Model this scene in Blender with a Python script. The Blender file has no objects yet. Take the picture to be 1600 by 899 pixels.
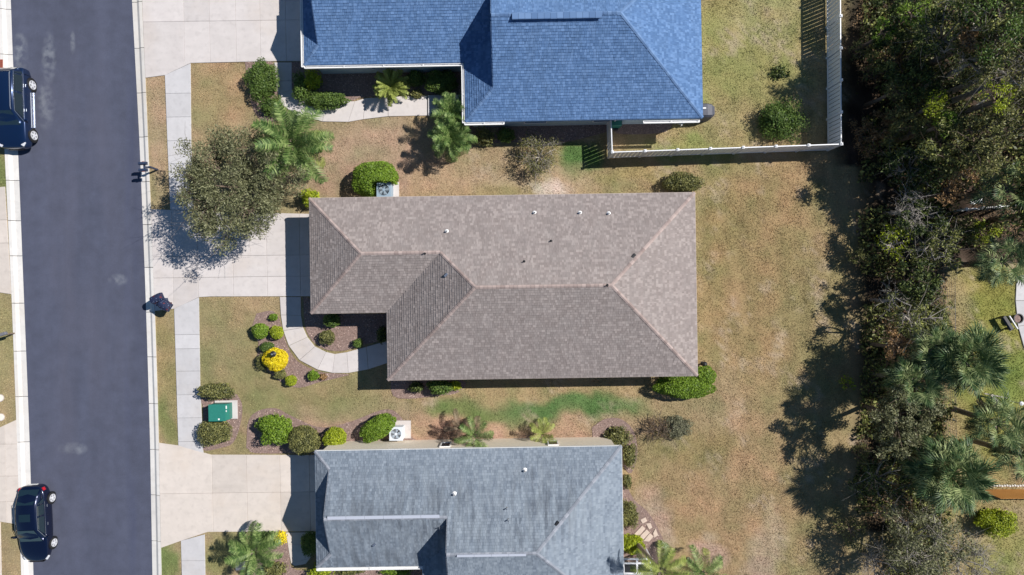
import bpy, bmesh, math, random
import numpy as np
from mathutils import Vector, Matrix
random.seed(7); rng = np.random.default_rng(7)
sc = bpy.context.scene
# ------------------------------------------------------------ camera, sky, sun, exposure
CAMH = 42.0; S = 24.0
cd = bpy.data.cameras.new("camera"); cam = bpy.data.objects.new("camera", cd)
sc.collection.objects.link(cam); cam.location = (0, 0, CAMH); cam.rotation_euler = (0, 0, 0)
cd.sensor_width = 36; cd.lens = 36*CAMH*S/1600; cd.clip_end = 2000; cd.clip_start = 0.5
sc.camera = cam
SUN = Vector((0.90, 0.37, 1.0)).normalized()
w = bpy.data.worlds.new("World"); sc.world = w; w.use_nodes = True
nt = w.node_tree; bgn = nt.nodes['Background']; sky = nt.nodes.new('ShaderNodeTexSky')
sky.sky_type = 'NISHITA'; sky.sun_disc = False
sky.sun_elevation = math.asin(SUN.z); sky.sun_rotation = math.atan2(SUN.x, SUN.y)
sky.dust_density = 0.0; sky.ozone_density = 8.0; sky.air_density = 1.6
nt.links.new(sky.outputs[0], bgn.inputs[0]); bgn.inputs[1].default_value = 0.05
sl = bpy.data.lights.new("sun", 'SUN'); sl.energy = 5.0; sl.angle = math.radians(0.5); sl.color = (1, 0.955, 0.89)
so = bpy.data.objects.new("sun", sl); sc.collection.objects.link(so)
so.rotation_euler = (-SUN).to_track_quat('-Z', 'Y').to_euler(); so.location = (20, 10, 60)
vs = sc.view_settings; vs.view_transform = 'Standard'; vs.look = 'None'; vs.exposure = 0.24; vs.gamma = 1; vs.use_curve_mapping = False
sc.cycles.max_bounces = 6

# ------------------------------------------------------------ helpers
C = sc.collection
def G(px, py, z=0.0):
    "point seen at photo pixel (px,py) when it stands at height z"
    k = (CAMH - z)/CAMH/S
    return Vector(((px-800)*k, -(py-449.5)*k, z))
def thing(name, label, cat, loc=(0, 0, 0), rz=0, group=None):
    o = bpy.data.objects.new(name, None); C.objects.link(o); o.empty_display_size = .3
    o.location = loc; o.rotation_euler = (0, 0, rz); o['label'] = label; o['category'] = cat
    if group: o['group'] = group
    return o
def link(name, me, mat=None, parent=None, loc=(0, 0, 0), rot=(0, 0, 0), scale=(1, 1, 1), kind=None, label=None):
    if mat is not None and len(me.materials) == 0: me.materials.append(mat)
    o = bpy.data.objects.new(name, me); C.objects.link(o)
    o.location = loc; o.rotation_euler = rot; o.scale = scale
    if parent: o.parent = parent
    if kind: o['kind'] = kind
    if label: o['label'] = label
    return o
def tag(o, label, cat, group=None):
    o['label'] = label; o['category'] = cat
    if group: o['group'] = group
    return o
def npmesh(name, v, f, smooth=False, colors=None):
    "v (N,3), f (M,k) uniform"
    v = np.asarray(v, np.float32); f = np.asarray(f, np.int32); m, k = f.shape
    me = bpy.data.meshes.new(name)
    me.vertices.add(len(v)); me.vertices.foreach_set('co', v.ravel())
    me.loops.add(m*k); me.loops.foreach_set('vertex_index', f.ravel())
    me.polygons.add(m); me.polygons.foreach_set('loop_start', np.arange(0, m*k, k, dtype=np.int32))
    me.polygons.foreach_set('loop_total', np.full(m, k, np.int32))
    if smooth: me.polygons.foreach_set('use_smooth', np.ones(m, bool))
    me.update(calc_edges=True)
    if colors is not None:
        ca = me.color_attributes.new('tone', 'FLOAT_COLOR', 'POINT')
        c = np.ones((len(v), 4), np.float32); c[:, :3] = colors; ca.data.foreach_set('color', c.ravel())
    return me
class MB:
    def __init__(s): s.v = []; s.f = []
    def add(s, vs, fs):
        n = len(s.v); s.v += [tuple(x) for x in vs]; s.f += [tuple(i+n for i in f) for f in fs]; return s
    def box(s, c, d, rz=0, tp=1.0):
        "centre c, size d, taper of the top"
        cx, cy, cz = c; x, y, z = d[0]/2, d[1]/2, d[2]/2; ca, sa = math.cos(rz), math.sin(rz); vs = []
        for k, t in ((-1, 1), (1, tp)):
            for a, b in ((-1, -1), (1, -1), (1, 1), (-1, 1)):
                X, Y = a*x*t, b*y*t; vs.append((cx+X*ca-Y*sa, cy+X*sa+Y*ca, cz+k*z))
        return s.add(vs, [(3, 2, 1, 0), (4, 5, 6, 7), (0, 1, 5, 4), (1, 2, 6, 5), (2, 3, 7, 6), (3, 0, 4, 7)])
    def tube(s, pts, rads, n=6, cap=True):
        pts = [Vector(p) for p in pts]; base = len(s.v); rings = []
        for i, p in enumerate(pts):
            d = (pts[min(i+1, len(pts)-1)]-pts[max(i-1, 0)]).normalized()
            a = d.orthogonal() if i == 0 else (pa - d*pa.dot(d))
            if a.length < 1e-6: a = d.orthogonal()
            a.normalize(); pa = a; b = d.cross(a); r = rads[i] if hasattr(rads, '__len__') else rads
            rings.append([p+a*(r*math.cos(2*math.pi*k/n))+b*(r*math.sin(2*math.pi*k/n)) for k in range(n)])
        vs = [q for r in rings for q in r]; fs = []
        for i in range(len(pts)-1):
            for k in range(n):
                fs.append((i*n+k, i*n+(k+1) % n, (i+1)*n+(k+1) % n, (i+1)*n+k))
        if cap: fs += [tuple(range(n-1, -1, -1)), tuple((len(pts)-1)*n+k for k in range(n))]
        return s.add(vs, fs)
    def cyl(s, c, r, h, n=16, r2=None):
        return s.tube([c, (c[0], c[1], c[2]+h)], [r, r if r2 is None else r2], n)
    def lathe(s, c, prof, n=16):
        vs = []; fs = []
        for r, z in prof:
            for k in range(n):
                a = 2*math.pi*k/n; vs.append((c[0]+r*math.cos(a), c[1]+r*math.sin(a), c[2]+z))
        m = len(prof)
        for i in range(m-1):
            for k in range(n): fs.append((i*n+k, i*n+(k+1) % n, (i+1)*n+(k+1) % n, (i+1)*n+k))
        fs += [tuple(range(n-1, -1, -1)), tuple((m-1)*n+k for k in range(n))]
        return s.add(vs, fs)
    def prism(s, poly, z0, z1):
        n = len(poly); vs = [(p[0], p[1], z0) for p in poly]+[(p[0], p[1], z1) for p in poly]
        return s.add(vs, [tuple(range(n-1, -1, -1)), tuple(range(n, 2*n))]+[(i, (i+1) % n, n+(i+1) % n, n+i) for i in range(n)])
    def mesh(s, name, smooth=False):
        me = bpy.data.meshes.new(name); me.from_pydata(s.v, [], s.f)
        if smooth:
            for p in me.polygons: p.use_smooth = True
        me.update(); return me
    def build(s, name, mat, parent=None, smooth=False, bevel=0, **k):
        o = link(name, s.mesh(name, smooth), mat, parent, **k)
        if bevel:
            b = o.modifiers.new('bevel', 'BEVEL'); b.width = bevel; b.segments = 2; b.limit_method = 'ANGLE'
        return o

# ------------------------------------------------------------ materials
def mat(name, col, rough=.7, metal=0, coat=0, noise=0, nscale=8, bump=0, bscale=40, spec=.5):
    m = bpy.data.materials.new(name); m.use_nodes = True; n = m.node_tree; b = n.nodes['Principled BSDF']
    b.inputs['Base Color'].default_value = (*col, 1); b.inputs['Roughness'].default_value = rough
    b.inputs['Metallic'].default_value = metal; b.inputs['Coat Weight'].default_value = coat
    b.inputs['Specular IOR Level'].default_value = spec
    if noise:
        g = n.nodes.new('ShaderNodeNewGeometry'); t = n.nodes.new('ShaderNodeTexNoise'); t.inputs['Scale'].default_value = nscale
        t.inputs['Detail'].default_value = 6; t.inputs['Roughness'].default_value = .65
        n.links.new(g.outputs['Position'], t.inputs['Vector'])
        mr = n.nodes.new('ShaderNodeMapRange'); mr.inputs['From Min'].default_value = .3; mr.inputs['From Max'].default_value = .7
        mr.inputs['To Min'].default_value = 1-noise; mr.inputs['To Max'].default_value = 1+noise
        n.links.new(t.outputs['Fac'], mr.inputs['Value'])
        mx = n.nodes.new('ShaderNodeVectorMath'); mx.operation = 'SCALE'; mx.inputs[0].default_value = col
        n.links.new(mr.outputs[0], mx.inputs['Scale']); n.links.new(mx.outputs[0], b.inputs['Base Color'])
    if bump:
        g = n.nodes.new('ShaderNodeNewGeometry'); t = n.nodes.new('ShaderNodeTexNoise'); t.inputs['Scale'].default_value = bscale
        n.links.new(g.outputs['Position'], t.inputs['Vector']); bp = n.nodes.new('ShaderNodeBump'); bp.inputs['Strength'].default_value = bump
        bp.inputs['Distance'].default_value = .02
        n.links.new(t.outputs['Fac'], bp.inputs['Height']); n.links.new(bp.outputs[0], b.inputs['Normal'])
    return m
def ramp_mat(name, c0, c1, rough=.7, transl=0, mid=None, big=.25, bigscale=.6):
    "colour differs from piece to piece (random per island)"
    m = bpy.data.materials.new(name); m.use_nodes = True; n = m.node_tree; b = n.nodes['Principled BSDF']; L = n.links
    g = n.nodes.new('ShaderNodeNewGeometry'); r = n.nodes.new('ShaderNodeValToRGB')
    r.color_ramp.elements[0].color = (*c0, 1); r.color_ramp.elements[1].color = (*c1, 1)
    if mid: e = r.color_ramp.elements.new(.5); e.color = (*mid, 1)
    t = n.nodes.new('ShaderNodeTexNoise'); t.inputs['Scale'].default_value = bigscale; t.inputs['Detail'].default_value = 3
    L.new(g.outputs['Position'], t.inputs['Vector'])
    a = n.nodes.new('ShaderNodeMath'); a.operation = 'MULTIPLY_ADD'; a.inputs[1].default_value = big*4; a.inputs[2].default_value = -big*2
    L.new(t.outputs['Fac'], a.inputs[0])
    ad = n.nodes.new('ShaderNodeMath'); ad.operation = 'ADD'; ad.use_clamp = True
    L.new(a.outputs[0], ad.inputs[0]); L.new(g.outputs['Random Per Island'], ad.inputs[1]); L.new(ad.outputs[0], r.inputs[0])
    L.new(r.outputs[0], b.inputs['Base Color']); b.inputs['Roughness'].default_value = rough; b.inputs['Specular IOR Level'].default_value = .3
    if transl:
        tr = n.nodes.new('ShaderNodeBsdfTranslucent'); mx = n.nodes.new('ShaderNodeMixShader'); mx.inputs[0].default_value = transl
        L.new(r.outputs[0], tr.inputs[0]); L.new(b.outputs[0], mx.inputs[1]); L.new(tr.outputs[0], mx.inputs[2])
        L.new(mx.outputs[0], n.nodes['Material Output'].inputs[0])
    return m
def blotch(m, spots, col, nscale=1.5, strength=.8, sx=1, sy=1):
    "irregular stains of another colour at given places (x, y, rx, ry)"
    n = m.node_tree; b = n.nodes['Principled BSDF']; L = n.links
    g = n.nodes.new('ShaderNodeNewGeometry'); sep = n.nodes.new('ShaderNodeSeparateXYZ'); L.new(g.outputs['Position'], sep.inputs[0])
    def M(op, a, b2, c=None):
        q = n.nodes.new('ShaderNodeMath'); q.operation = op
        for i, x in enumerate((a, b2, c)):
            if x is None: continue
            if isinstance(x, (int, float)): q.inputs[i].default_value = x
            else: L.new(x, q.inputs[i])
        return q.outputs[0]
    acc = None
    for (x, y, rx, ry) in spots:
        u = M('DIVIDE', M('SUBTRACT', sep.outputs[0], x), rx); v = M('DIVIDE', M('SUBTRACT', sep.outputs[1], y), ry)
        d = M('SUBTRACT', 1.0, M('ADD', M('MULTIPLY', u, u), M('MULTIPLY', v, v)))
        acc = d if acc is None else M('MAXIMUM', acc, d)
    mp = n.nodes.new('ShaderNodeMapping'); mp.inputs['Scale'].default_value = (sx, sy, 1); L.new(g.outputs['Position'], mp.inputs[0])
    t = n.nodes.new('ShaderNodeTexNoise'); t.inputs['Scale'].default_value = nscale; t.inputs['Detail'].default_value = 5
    L.new(mp.outputs[0], t.inputs['Vector'])
    f = M('MULTIPLY', M('MAXIMUM', acc, 0.0), M('MULTIPLY_ADD', t.outputs['Fac'], 4.0, -1.5)) if acc is not None else M('MULTIPLY_ADD', t.outputs['Fac'], 4.0, -2.1)
    q = n.nodes.new('ShaderNodeMath'); q.operation = 'MULTIPLY'; q.use_clamp = True; L.new(f, q.inputs[0]); q.inputs[1].default_value = strength
    cl = n.nodes.new('ShaderNodeMath'); cl.operation = 'MINIMUM'; L.new(q.outputs[0], cl.inputs[0]); cl.inputs[1].default_value = strength
    mx = n.nodes.new('ShaderNodeMix'); mx.data_type = 'RGBA'; L.new(cl.outputs[0], mx.inputs[0])
    src = b.inputs['Base Color'].links
    if src: L.new(src[0].from_socket, mx.inputs[6])
    else: mx.inputs[6].default_value = b.inputs['Base Color'].default_value
    mx.inputs[7].default_value = (*col, 1); L.new(mx.outputs[2], b.inputs['Base Color'])
    return m
M_ = {}
def gp(px, py, rx, ry): p = G(px, py); return (p.x, p.y, rx/S, ry/S)
M_['asphalt'] = mat('asphalt', (.064, .072, .112), .85, noise=.14, nscale=1.1, bump=.3, bscale=60)
blotch(M_['asphalt'], [gp(112, 66, 5, 20), gp(75, 90, 13, 45), gp(30, 80, 14, 35), gp(70, 165, 16, 40), gp(112, 702, 26, 12), gp(184, 437, 18, 10)], (.17, .185, .22), 2.4, .85)
blotch(M_['asphalt'], [gp(205, 450, 14, 500)], (.05, .06, .115), .35, .7, 2.5, .3)
blotch(M_['asphalt'], [gp(120, 450, 90, 500)], (.085, .088, .128), .5, .6, 1.4, .25)
def concrete(name, col, sx=1, sy=1):
    m = mat(name, col, .85, noise=.06, nscale=1.3, bump=.15, bscale=50)
    blotch(m, [], tuple(c*.82 for c in col), .9, .45, sx, sy); blotch(m, [], (col[0]*.9, col[1]*.82, col[2]*.72), .35, .5, 1, 1); blotch(m, [], tuple(c*.62 for c in col), 3.3, .3, 1, 1)
    n = m.node_tree; b = n.nodes['Principled BSDF']; L = n.links; o = n.nodes.new('ShaderNodeObjectInfo'); r = n.nodes.new('ShaderNodeMapRange')
    r.inputs['To Min'].default_value = .91; r.inputs['To Max'].default_value = 1.04; L.new(o.outputs['Random'], r.inputs['Value'])
    v = n.nodes.new('ShaderNodeVectorMath'); v.operation = 'SCALE'; L.new(b.inputs['Base Color'].links[0].from_socket, v.inputs[0]); L.new(r.outputs[0], v.inputs['Scale']); L.new(v.outputs[0], b.inputs['Base Color']); return m
def tracks(m):
    n = m.node_tree; b = n.nodes['Principled BSDF']; L = n.links
    g = n.nodes.new('ShaderNodeNewGeometry'); mp = n.nodes.new('ShaderNodeMapping'); mp.inputs['Rotation'].default_value = (0, 0, math.radians(-2.1)); mp.inputs['Scale'].default_value = (.8, .05, 1); L.new(g.outputs['Position'], mp.inputs[0])
    t = n.nodes.new('ShaderNodeTexNoise'); t.inputs['Scale'].default_value = 1; t.inputs['Detail'].default_value = 7; L.new(mp.outputs[0], t.inputs['Vector'])
    t2 = n.nodes.new('ShaderNodeTexNoise'); t2.inputs['Scale'].default_value = 28; t2.inputs['Detail'].default_value = 3; L.new(g.outputs['Position'], t2.inputs['Vector'])
    a = n.nodes.new('ShaderNodeMapRange'); a.inputs['From Min'].default_value = .3; a.inputs['From Max'].default_value = .7; a.inputs['To Min'].default_value = .90; a.inputs['To Max'].default_value = 1.10; L.new(t.outputs['Fac'], a.inputs['Value'])
    a2 = n.nodes.new('ShaderNodeMapRange'); a2.inputs['From Min'].default_value = .3; a2.inputs['From Max'].default_value = .7; a2.inputs['To Min'].default_value = .88; a2.inputs['To Max'].default_value = 1.14; L.new(t2.outputs['Fac'], a2.inputs['Value'])
    mu = n.nodes.new('ShaderNodeMath'); mu.operation = 'MULTIPLY'; L.new(a.outputs[0], mu.inputs[0]); L.new(a2.outputs[0], mu.inputs[1])
    src = b.inputs['Base Color'].links[0].from_socket; v = n.nodes.new('ShaderNodeVectorMath'); v.operation = 'SCALE'; L.new(src, v.inputs[0]); L.new(mu.outputs[0], v.inputs['Scale']); L.new(v.outputs[0], b.inputs['Base Color'])
tracks(M_['asphalt'])
M_['conc'] = concrete('concrete', (.57, .53, .52), .5, 2)
M_['conc2'] = concrete('concrete_grey', (.52, .51, .525), 2, .5)
M_['conc3'] = concrete('concrete_warm', (.58, .52, .475), .5, 2)
M_['kerb'] = concrete('kerb_concrete', (.64, .62, .60), 3, .4)
M_['white'] = mat('white_vinyl', (.78, .79, .82), .35)
M_['gutter'] = mat('white_gutter', (.8, .8, .8), .4)
M_['cream'] = mat('cream_stucco', (.84, .75, .62), .9, noise=.06, nscale=5)
M_['bluewall'] = mat('pale_blue_stucco', (.42, .52, .58), .9, noise=.06, nscale=5)
M_['tanwall'] = mat('tan_stucco', (.5, .42, .34), .9, noise=.06, nscale=5)
M_['glass'] = mat('window_glass', (.02, .03, .04), .05, spec=.8)
M_['bark'] = mat('bark', (.16, .12, .09), .95, noise=.3, nscale=9)
M_['palebark'] = mat('pale_bark', (.34, .31, .28), .9, noise=.3, nscale=9)
M_['palmbark'] = mat('palm_bark', (.22, .18, .14), .95, noise=.35, nscale=14)
M_['black'] = mat('black_plastic', (.015, .016, .02), .5)
M_['darkmetal'] = mat('dark_painted_metal', (.03, .045, .09), .4)
M_['silver'] = mat('silver_metal', (.7, .72, .75), .25, metal=.9)
M_['green'] = mat('green_paint', (.025, .19, .15), .45, noise=.1)
def leafm(name, a, b, mid=None, transl=.22): M_[name] = ramp_mat('leaf_'+name, a, b, .5, transl, mid, big=.3, bigscale=2.2)
leafm('bright', (.08, .15, .015), (.25, .38, .04))
leafm('mid', (.045, .09, .02), (.16, .24, .05))
leafm('olive', (.065, .075, .028), (.33, .32, .11), (.15, .155, .055))
leafm('yellow', (.55, .40, .01), (.85, .72, .02), transl=.1)
leafm('lime', (.16, .22, .015), (.42, .48, .03))
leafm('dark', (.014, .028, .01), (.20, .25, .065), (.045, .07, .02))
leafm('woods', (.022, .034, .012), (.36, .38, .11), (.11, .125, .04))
leafm('grey', (.11, .11, .07), (.27, .27, .17))
leafm('oak', (.07, .08, .035), (.34, .345, .19), (.15, .155, .075))
leafm('rust', (.12, .07, .03), (.50, .31, .15))
leafm('frond', (.035, .085, .02), (.33, .42, .15), (.12, .2, .05))
leafm('sabal', (.045, .09, .035), (.38, .44, .20), (.095, .15, .05), transl=.12)
leafm('deadfrond', (.14, .10, .07), (.32, .25, .17))
leafm('yfrond', (.13, .18, .03), (.42, .47, .13))
M_['brownroof'] = ramp_mat('brown_shingle', (.235, .20, .19), (.365, .315, .30), .95, mid=(.275, .236, .226), big=.05, bigscale=.5)
M_['blueroof'] = ramp_mat('blue_shingle', (.078, .155, .315), (.145, .255, .47), .95, mid=(.105, .198, .385), big=.05, bigscale=.5)
M_['greyroof'] = ramp_mat('grey_shingle', (.15, .183, .23), (.24, .28, .335), .95, mid=(.19, .228, .28), big=.07, bigscale=.5)
M_['browncap'] = ramp_mat('brown_cap', (.27, .21, .195), (.43, .345, .32), .95, big=.1)
M_['bluecap'] = ramp_mat('blue_cap', (.09, .165, .32), (.15, .25, .44), .95, big=.1)
M_['greycap'] = ramp_mat('grey_cap', (.19, .21, .25), (.31, .33, .38), .95, big=.1)
blotch(M_['greyroof'], [gp(650, 770, 180, 75), gp(840, 760, 90, 75), gp(600, 850, 110, 45)], (.085, .10, .125), 1.1, .75, 3.4, .4)
blotch(M_['brownroof'], [gp(760, 450, 420, 240)], (.20, .175, .17), .9, .35, 1.6, .6); blotch(M_['brownroof'], [gp(760, 450, 420, 240)], (.36, .33, .32), 1.7, .22, 1.2, .8)
blotch(M_['blueroof'], [gp(760, 60, 420, 240)], (.075, .135, .25), 1.0, .35, 1.8, .6)
blotch(M_['greyroof'], [gp(800, 780, 300, 140)], (.36, .41, .46), 1.6, .3, 2.6, .3)

# ------------------------------------------------------------ ground colour map (albedo of grass and soil plus painted shade in the woods, shared by the turf and its blades)
def vnoise(x, y, seed=0):
    xi = np.floor(x).astype(np.int64); yi = np.floor(y).astype(np.int64); fx = x-xi; fy = y-yi
    fx = fx*fx*(3-2*fx); fy = fy*fy*(3-2*fy)
    def h(a, b):
        n = (a*374761393+b*668265263+seed*974634777) & 0xffffffff
        n = ((n ^ (n >> 13))*1274126177) & 0xffffffff; return ((n ^ (n >> 16)) & 0xffff)/65535.
    return (h(xi, yi)*(1-fx)+h(xi+1, yi)*fx)*(1-fy)+(h(xi, yi+1)*(1-fx)+h(xi+1, yi+1)*fx)*fy
def fbm(x, y, seed=0, o=4):
    s = 0; a = .5
    for i in range(o): s = s+a*vnoise(x*2**i, y*2**i, seed+i*7); a *= .5
    return s/(1-.5**o)
BL = [ # px, py, rx, ry, colour, weight
 (400, 610, 230, 130, (.26, .22, .09), .8), (345, 540, 40, 90, (.25, .22, .095), .9), (355, 500, 60, 50, (.33, .25, .12), .7),
 (700, 670, 330, 45, (.37, .25, .16), .9), (850, 638, 190, 20, (.13, .19, .065), .85), (890, 634, 120, 15, (.085, .18, .05), .8), (720, 640, 60, 16, (.15, .2, .06), .8), (560, 640, 70, 25, (.24, .23, .09), .6), (430, 650, 50, 40, (.17, .21, .065), .5),
 (345, 140, 70, 60, (.36, .25, .12), .9), (320, 170, 35, 50, (.27, .24, .1), .5), (640, 250, 220, 70, (.38, .27, .165), .9), (850, 280, 120, 20, (.45, .32, .22), .6), (862, 289, 42, 11, (.58, .50, .44), .8), (700, 684, 320, 14, (.34, .21, .15), .8), (560, 290, 70, 25, (.32, .2, .13), .6), (905, 245, 32, 30, (.10, .18, .05), 1.0), (1000, 275, 90, 14, (.3, .25, .1), .8),
 (1160, 70, 120, 110, (.26, .26, .085), .9), (1150, 200, 130, 45, (.3, .25, .11), .8), (1080, 235, 80, 14, (.24, .27, .08), .8), (1190, 30, 60, 40, (.36, .31, .15), .5),
 (248, 210, 18, 90, (.39, .28, .16), 1.0), (258, 580, 18, 110, (.29, .23, .095), 1.0), (262, 660, 18, 50, (.17, .2, .06), .8), (268, 880, 18, 40, (.15, .2, .055), .9), (350, 870, 30, 40, (.25, .23, .085), .9),
 (1120, 330, 30, 120, (.24, .22, .08), .7), (1110, 480, 30, 150, (.26, .22, .09), .6), (1200, 420, 120, 200, (.31, .22, .10), .8), (1150, 760, 160, 130, (.33, .23, .12), .9), (1080, 700, 60, 40, (.24, .2, .08), .7),
 (1200, 860, 30, 60, (.42, .32, .23), .7), (1110, 860, 35, 20, (.40, .28, .21), 1.0), (1010, 830, 30, 70, (.36, .27, .20), .9), (1190, 890, 30, 18, (.38, .27, .2), .9), (1090, 620, 90, 60, (.35, .25, .15), .5),
 (1270, 620, 60, 300, (.27, .22, .10), .7), (1550, 560, 75, 190, (.25, .25, .05), .95), (1500, 480, 30, 50, (.34, .27, .14), .7), (1570, 590, 40, 60, (.15, .22, .045), .7), (1520, 830, 90, 90, (.3, .25, .1), .8), (1580, 870, 50, 50, (.24, .26, .07), .7),
 (-5, 560, 40, 110, (.30, .25, .11), 1.0), (-5, 860, 45, 60, (.28, .22, .11), 1.0), (0, 265, 30, 40, (.2, .21, .07), 1.0)]
def tone(x, y):
    px = x*S+800; py = 449.5-y*S
    wx = px+50*(fbm(x*.5, y*.5, 3)-.5); wy = py+50*(fbm(x*.5, y*.5, 9)-.5)
    c = np.empty(x.shape+(3,)); c[...] = (.325, .25, .125)
    for (a, b, rx, ry, col, wt) in BL:
        d = ((wx-a)/rx)**2+((wy-b)/ry)**2
        k = np.clip(1.35-d, 0, 1)**1.0*wt
        c = c*(1-k[..., None])+np.array(col)*k[..., None]
    # woods floor: leaf litter, with the shade beside the fence painted in as near-black
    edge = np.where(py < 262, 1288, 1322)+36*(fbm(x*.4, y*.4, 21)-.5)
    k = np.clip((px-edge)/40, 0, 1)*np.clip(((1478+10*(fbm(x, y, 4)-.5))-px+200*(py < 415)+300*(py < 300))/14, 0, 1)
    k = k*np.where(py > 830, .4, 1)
    shaded_litter = np.array((.05, .036, .026))*(1+.9*(fbm(x*1.3, y*1.3, 31)[..., None]-.5)*2)
    c = c*(1-k[..., None])+shaded_litter*k[..., None]
    n1 = fbm(x*.9, y*.9, 55); n2 = fbm(x*3, y*3, 66, 3)
    g = np.clip((n1-.5)*2.6, -1, 1)[..., None]
    c = c*(1-.2*g*np.array((1.1, .4, .9)))*(1+.35*(n2-.5))[..., None]
    # bare sandy spots
    b = np.clip((fbm(x*.8, y*.8, 88)-.575)*7, 0, 1)*np.clip((fbm(x*5, y*5, 90)-.4)*4, 0, 1)*.55*(px > 640)
    c = c*(1-b[..., None])+np.array((.46, .36, .27))*b[..., None]
    mow = 1+.05*np.sin((x+.35*np.sin(y*.35))*5.2)*(px > 1090)*(px < 1330); c = c*mow[..., None]
    g_ = c.mean(-1, keepdims=True); c = (c*.88+g_*.12)*np.array((1.03, 1.03, 1.08))
    c = c*np.where((px > 640)[..., None], np.array((.97, .96, .89)), np.array((.93, .935, .93)))
    return np.clip(c, .01, .9)
def tone_mat(name, rough=.95):
    m = bpy.data.materials.new(name); m.use_nodes = True; n = m.node_tree; b = n.nodes['Principled BSDF']; L = n.links
    a = n.nodes.new('ShaderNodeVertexColor'); a.layer_name = 'tone'
    g = n.nodes.new('ShaderNodeNewGeometry'); t = n.nodes.new('ShaderNodeTexNoise'); t.inputs['Scale'].default_value = 11; t.inputs['Detail'].default_value = 6
    t.inputs['Roughness'].default_value = .75
    L.new(g.outputs['Position'], t.inputs['Vector']); r = n.nodes.new('ShaderNodeMapRange')
    r.inputs['From Min'].default_value = .3; r.inputs['From Max'].default_value = .7; r.inputs['To Min'].default_value = .7; r.inputs['To Max'].default_value = 1.3
    L.new(t.outputs['Fac'], r.inputs['Value']); v = n.nodes.new('ShaderNodeVectorMath'); v.operation = 'SCALE'
    L.new(a.outputs[0], v.inputs[0]); L.new(r.outputs[0], v.inputs['Scale']); L.new(v.outputs[0], b.inputs['Base Color'])
    b.inputs['Roughness'].default_value = rough; b.inputs['Specular IOR Level'].default_value = .1
    bp = n.nodes.new('ShaderNodeBump'); bp.inputs['Strength'].default_value = .6; bp.inputs['Distance'].default_value = .05
    L.new(t.outputs['Fac'], bp.inputs['Height']); L.new(bp.outputs[0], b.inputs['Normal'])
    return m
M_['turf'] = tone_mat('turf')
def blade_mat():
    m = tone_mat('grass_blade'); n = m.node_tree; L = n.links; b = n.nodes['Principled BSDF']
    for l in list(b.inputs['Normal'].links): L.remove(l)
    g = n.nodes.new('ShaderNodeNewGeometry'); r = n.nodes.new('ShaderNodeMapRange'); r.inputs['To Min'].default_value = .7; r.inputs['To Max'].default_value = 1.5
    L.new(g.outputs['Random Per Island'], r.inputs['Value']); v = n.nodes.new('ShaderNodeVectorMath'); v.operation = 'SCALE'
    a = [q for q in n.nodes if q.type == 'VERTEX_COLOR'][0]; L.new(a.outputs[0], v.inputs[0]); L.new(r.outputs[0], v.inputs['Scale'])
    L.new(v.outputs[0], b.inputs['Base Color']); return m
M_['blade'] = blade_mat()

# ------------------------------------------------------------ road, kerbs, turf
Yp = np.array([-900, 0, 112, 225, 450, 675, 899, 1800.])
RR = np.array([170, 205, 211, 217, 226, 233, 237, 252.])      # right edge of asphalt
RK = np.array([188, 222, 227, 231.5, 241, 248, 252.5, 268.])  # outer edge of right kerb
RL = np.array([-20, 15, 19, 26, 35, 44, 50.5, 75.])
LK = np.array([-37, -2, 2, 7.5, 18.5, 27, 34, 58.])
def ex(arr, py): return np.interp(py, Yp, arr)
gb = MB(); gb.add([(-300, -300, -.3), (300, -300, -.3), (300, 300, -.3), (-300, 300, -.3)], [(0, 1, 2, 3)])
gb.build('ground', mat('far_ground', (.24, .2, .1), .95, noise=.3, nscale=.3), kind='structure')
ys = np.linspace(-900, 1800, 109)
def strip(xa, xb, za, zb, y0, y1, n, nx=1):
    vs = []; fs = []
    for i in range(n+1):
        py = y0+(y1-y0)*i/n
        for j in range(nx+1):
            t = j/nx; p = G(xa(py)*(1-t)+xb(py)*t, py); vs.append((p.x, p.y, za*(1-t)+zb*t))
    for i in range(n):
        for j in range(nx): a = i*(nx+1)+j; fs.append((a, a+nx+1, a+nx+2, a+1))
    return vs, fs
rb = MB(); rb.add(*strip(lambda y: ex(RL, y)-2, lambda y: ex(RR, y)+2, -.10, -.10, -900, 1800, 60, 2)); rb.build('road', M_['asphalt'], kind='structure')
def kerb(name, xin, xout, joints):
    par = bpy.data.objects.new(name, None); C.objects.link(par); par['kind'] = 'structure'
    js = [-900]+joints+[1800]; gap = .45
    for a, b in zip(js[:-1], js[1:]):
        y0, y1 = a+gap, b-gap; n = max(1, int((y1-y0)/40)); m = MB()
        # profile: gutter pan, rolled rise, flat top, back face
        prof = [(0, -.2), (0, -.088), (.45, -.07), (.72, .035), (1, .05), (1, -.2)]
        vs = []; fs = []; k = len(prof)
        for i in range(n+1):
            py = y0+(y1-y0)*i/n
            for t, z in prof: p = G(xin(py)*(1-t)+xout(py)*t, py); vs.append((p.x, p.y, z))
        for i in range(n):
            for j in range(k-1): q = i*k+j; fs.append((q, q+k, q+k+1, q+1))
        fs += [tuple(range(k)), tuple(n*k+j for j in range(k-1, -1, -1))]
        m.add(vs, fs); m.build('kerb_section', M_['kerb'], par)
kerb('kerb', lambda y: ex(RR, y), lambda y: ex(RK, y), [3, 75, 145, 214, 284, 351, 418, 488, 558, 631, 703, 774, 846])
kerb('kerb', lambda y: ex(RL, y), lambda y: ex(LK, y), [14, 85, 155, 218, 282, 345, 400, 474, 549, 620, 691, 762, 833])
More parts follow.
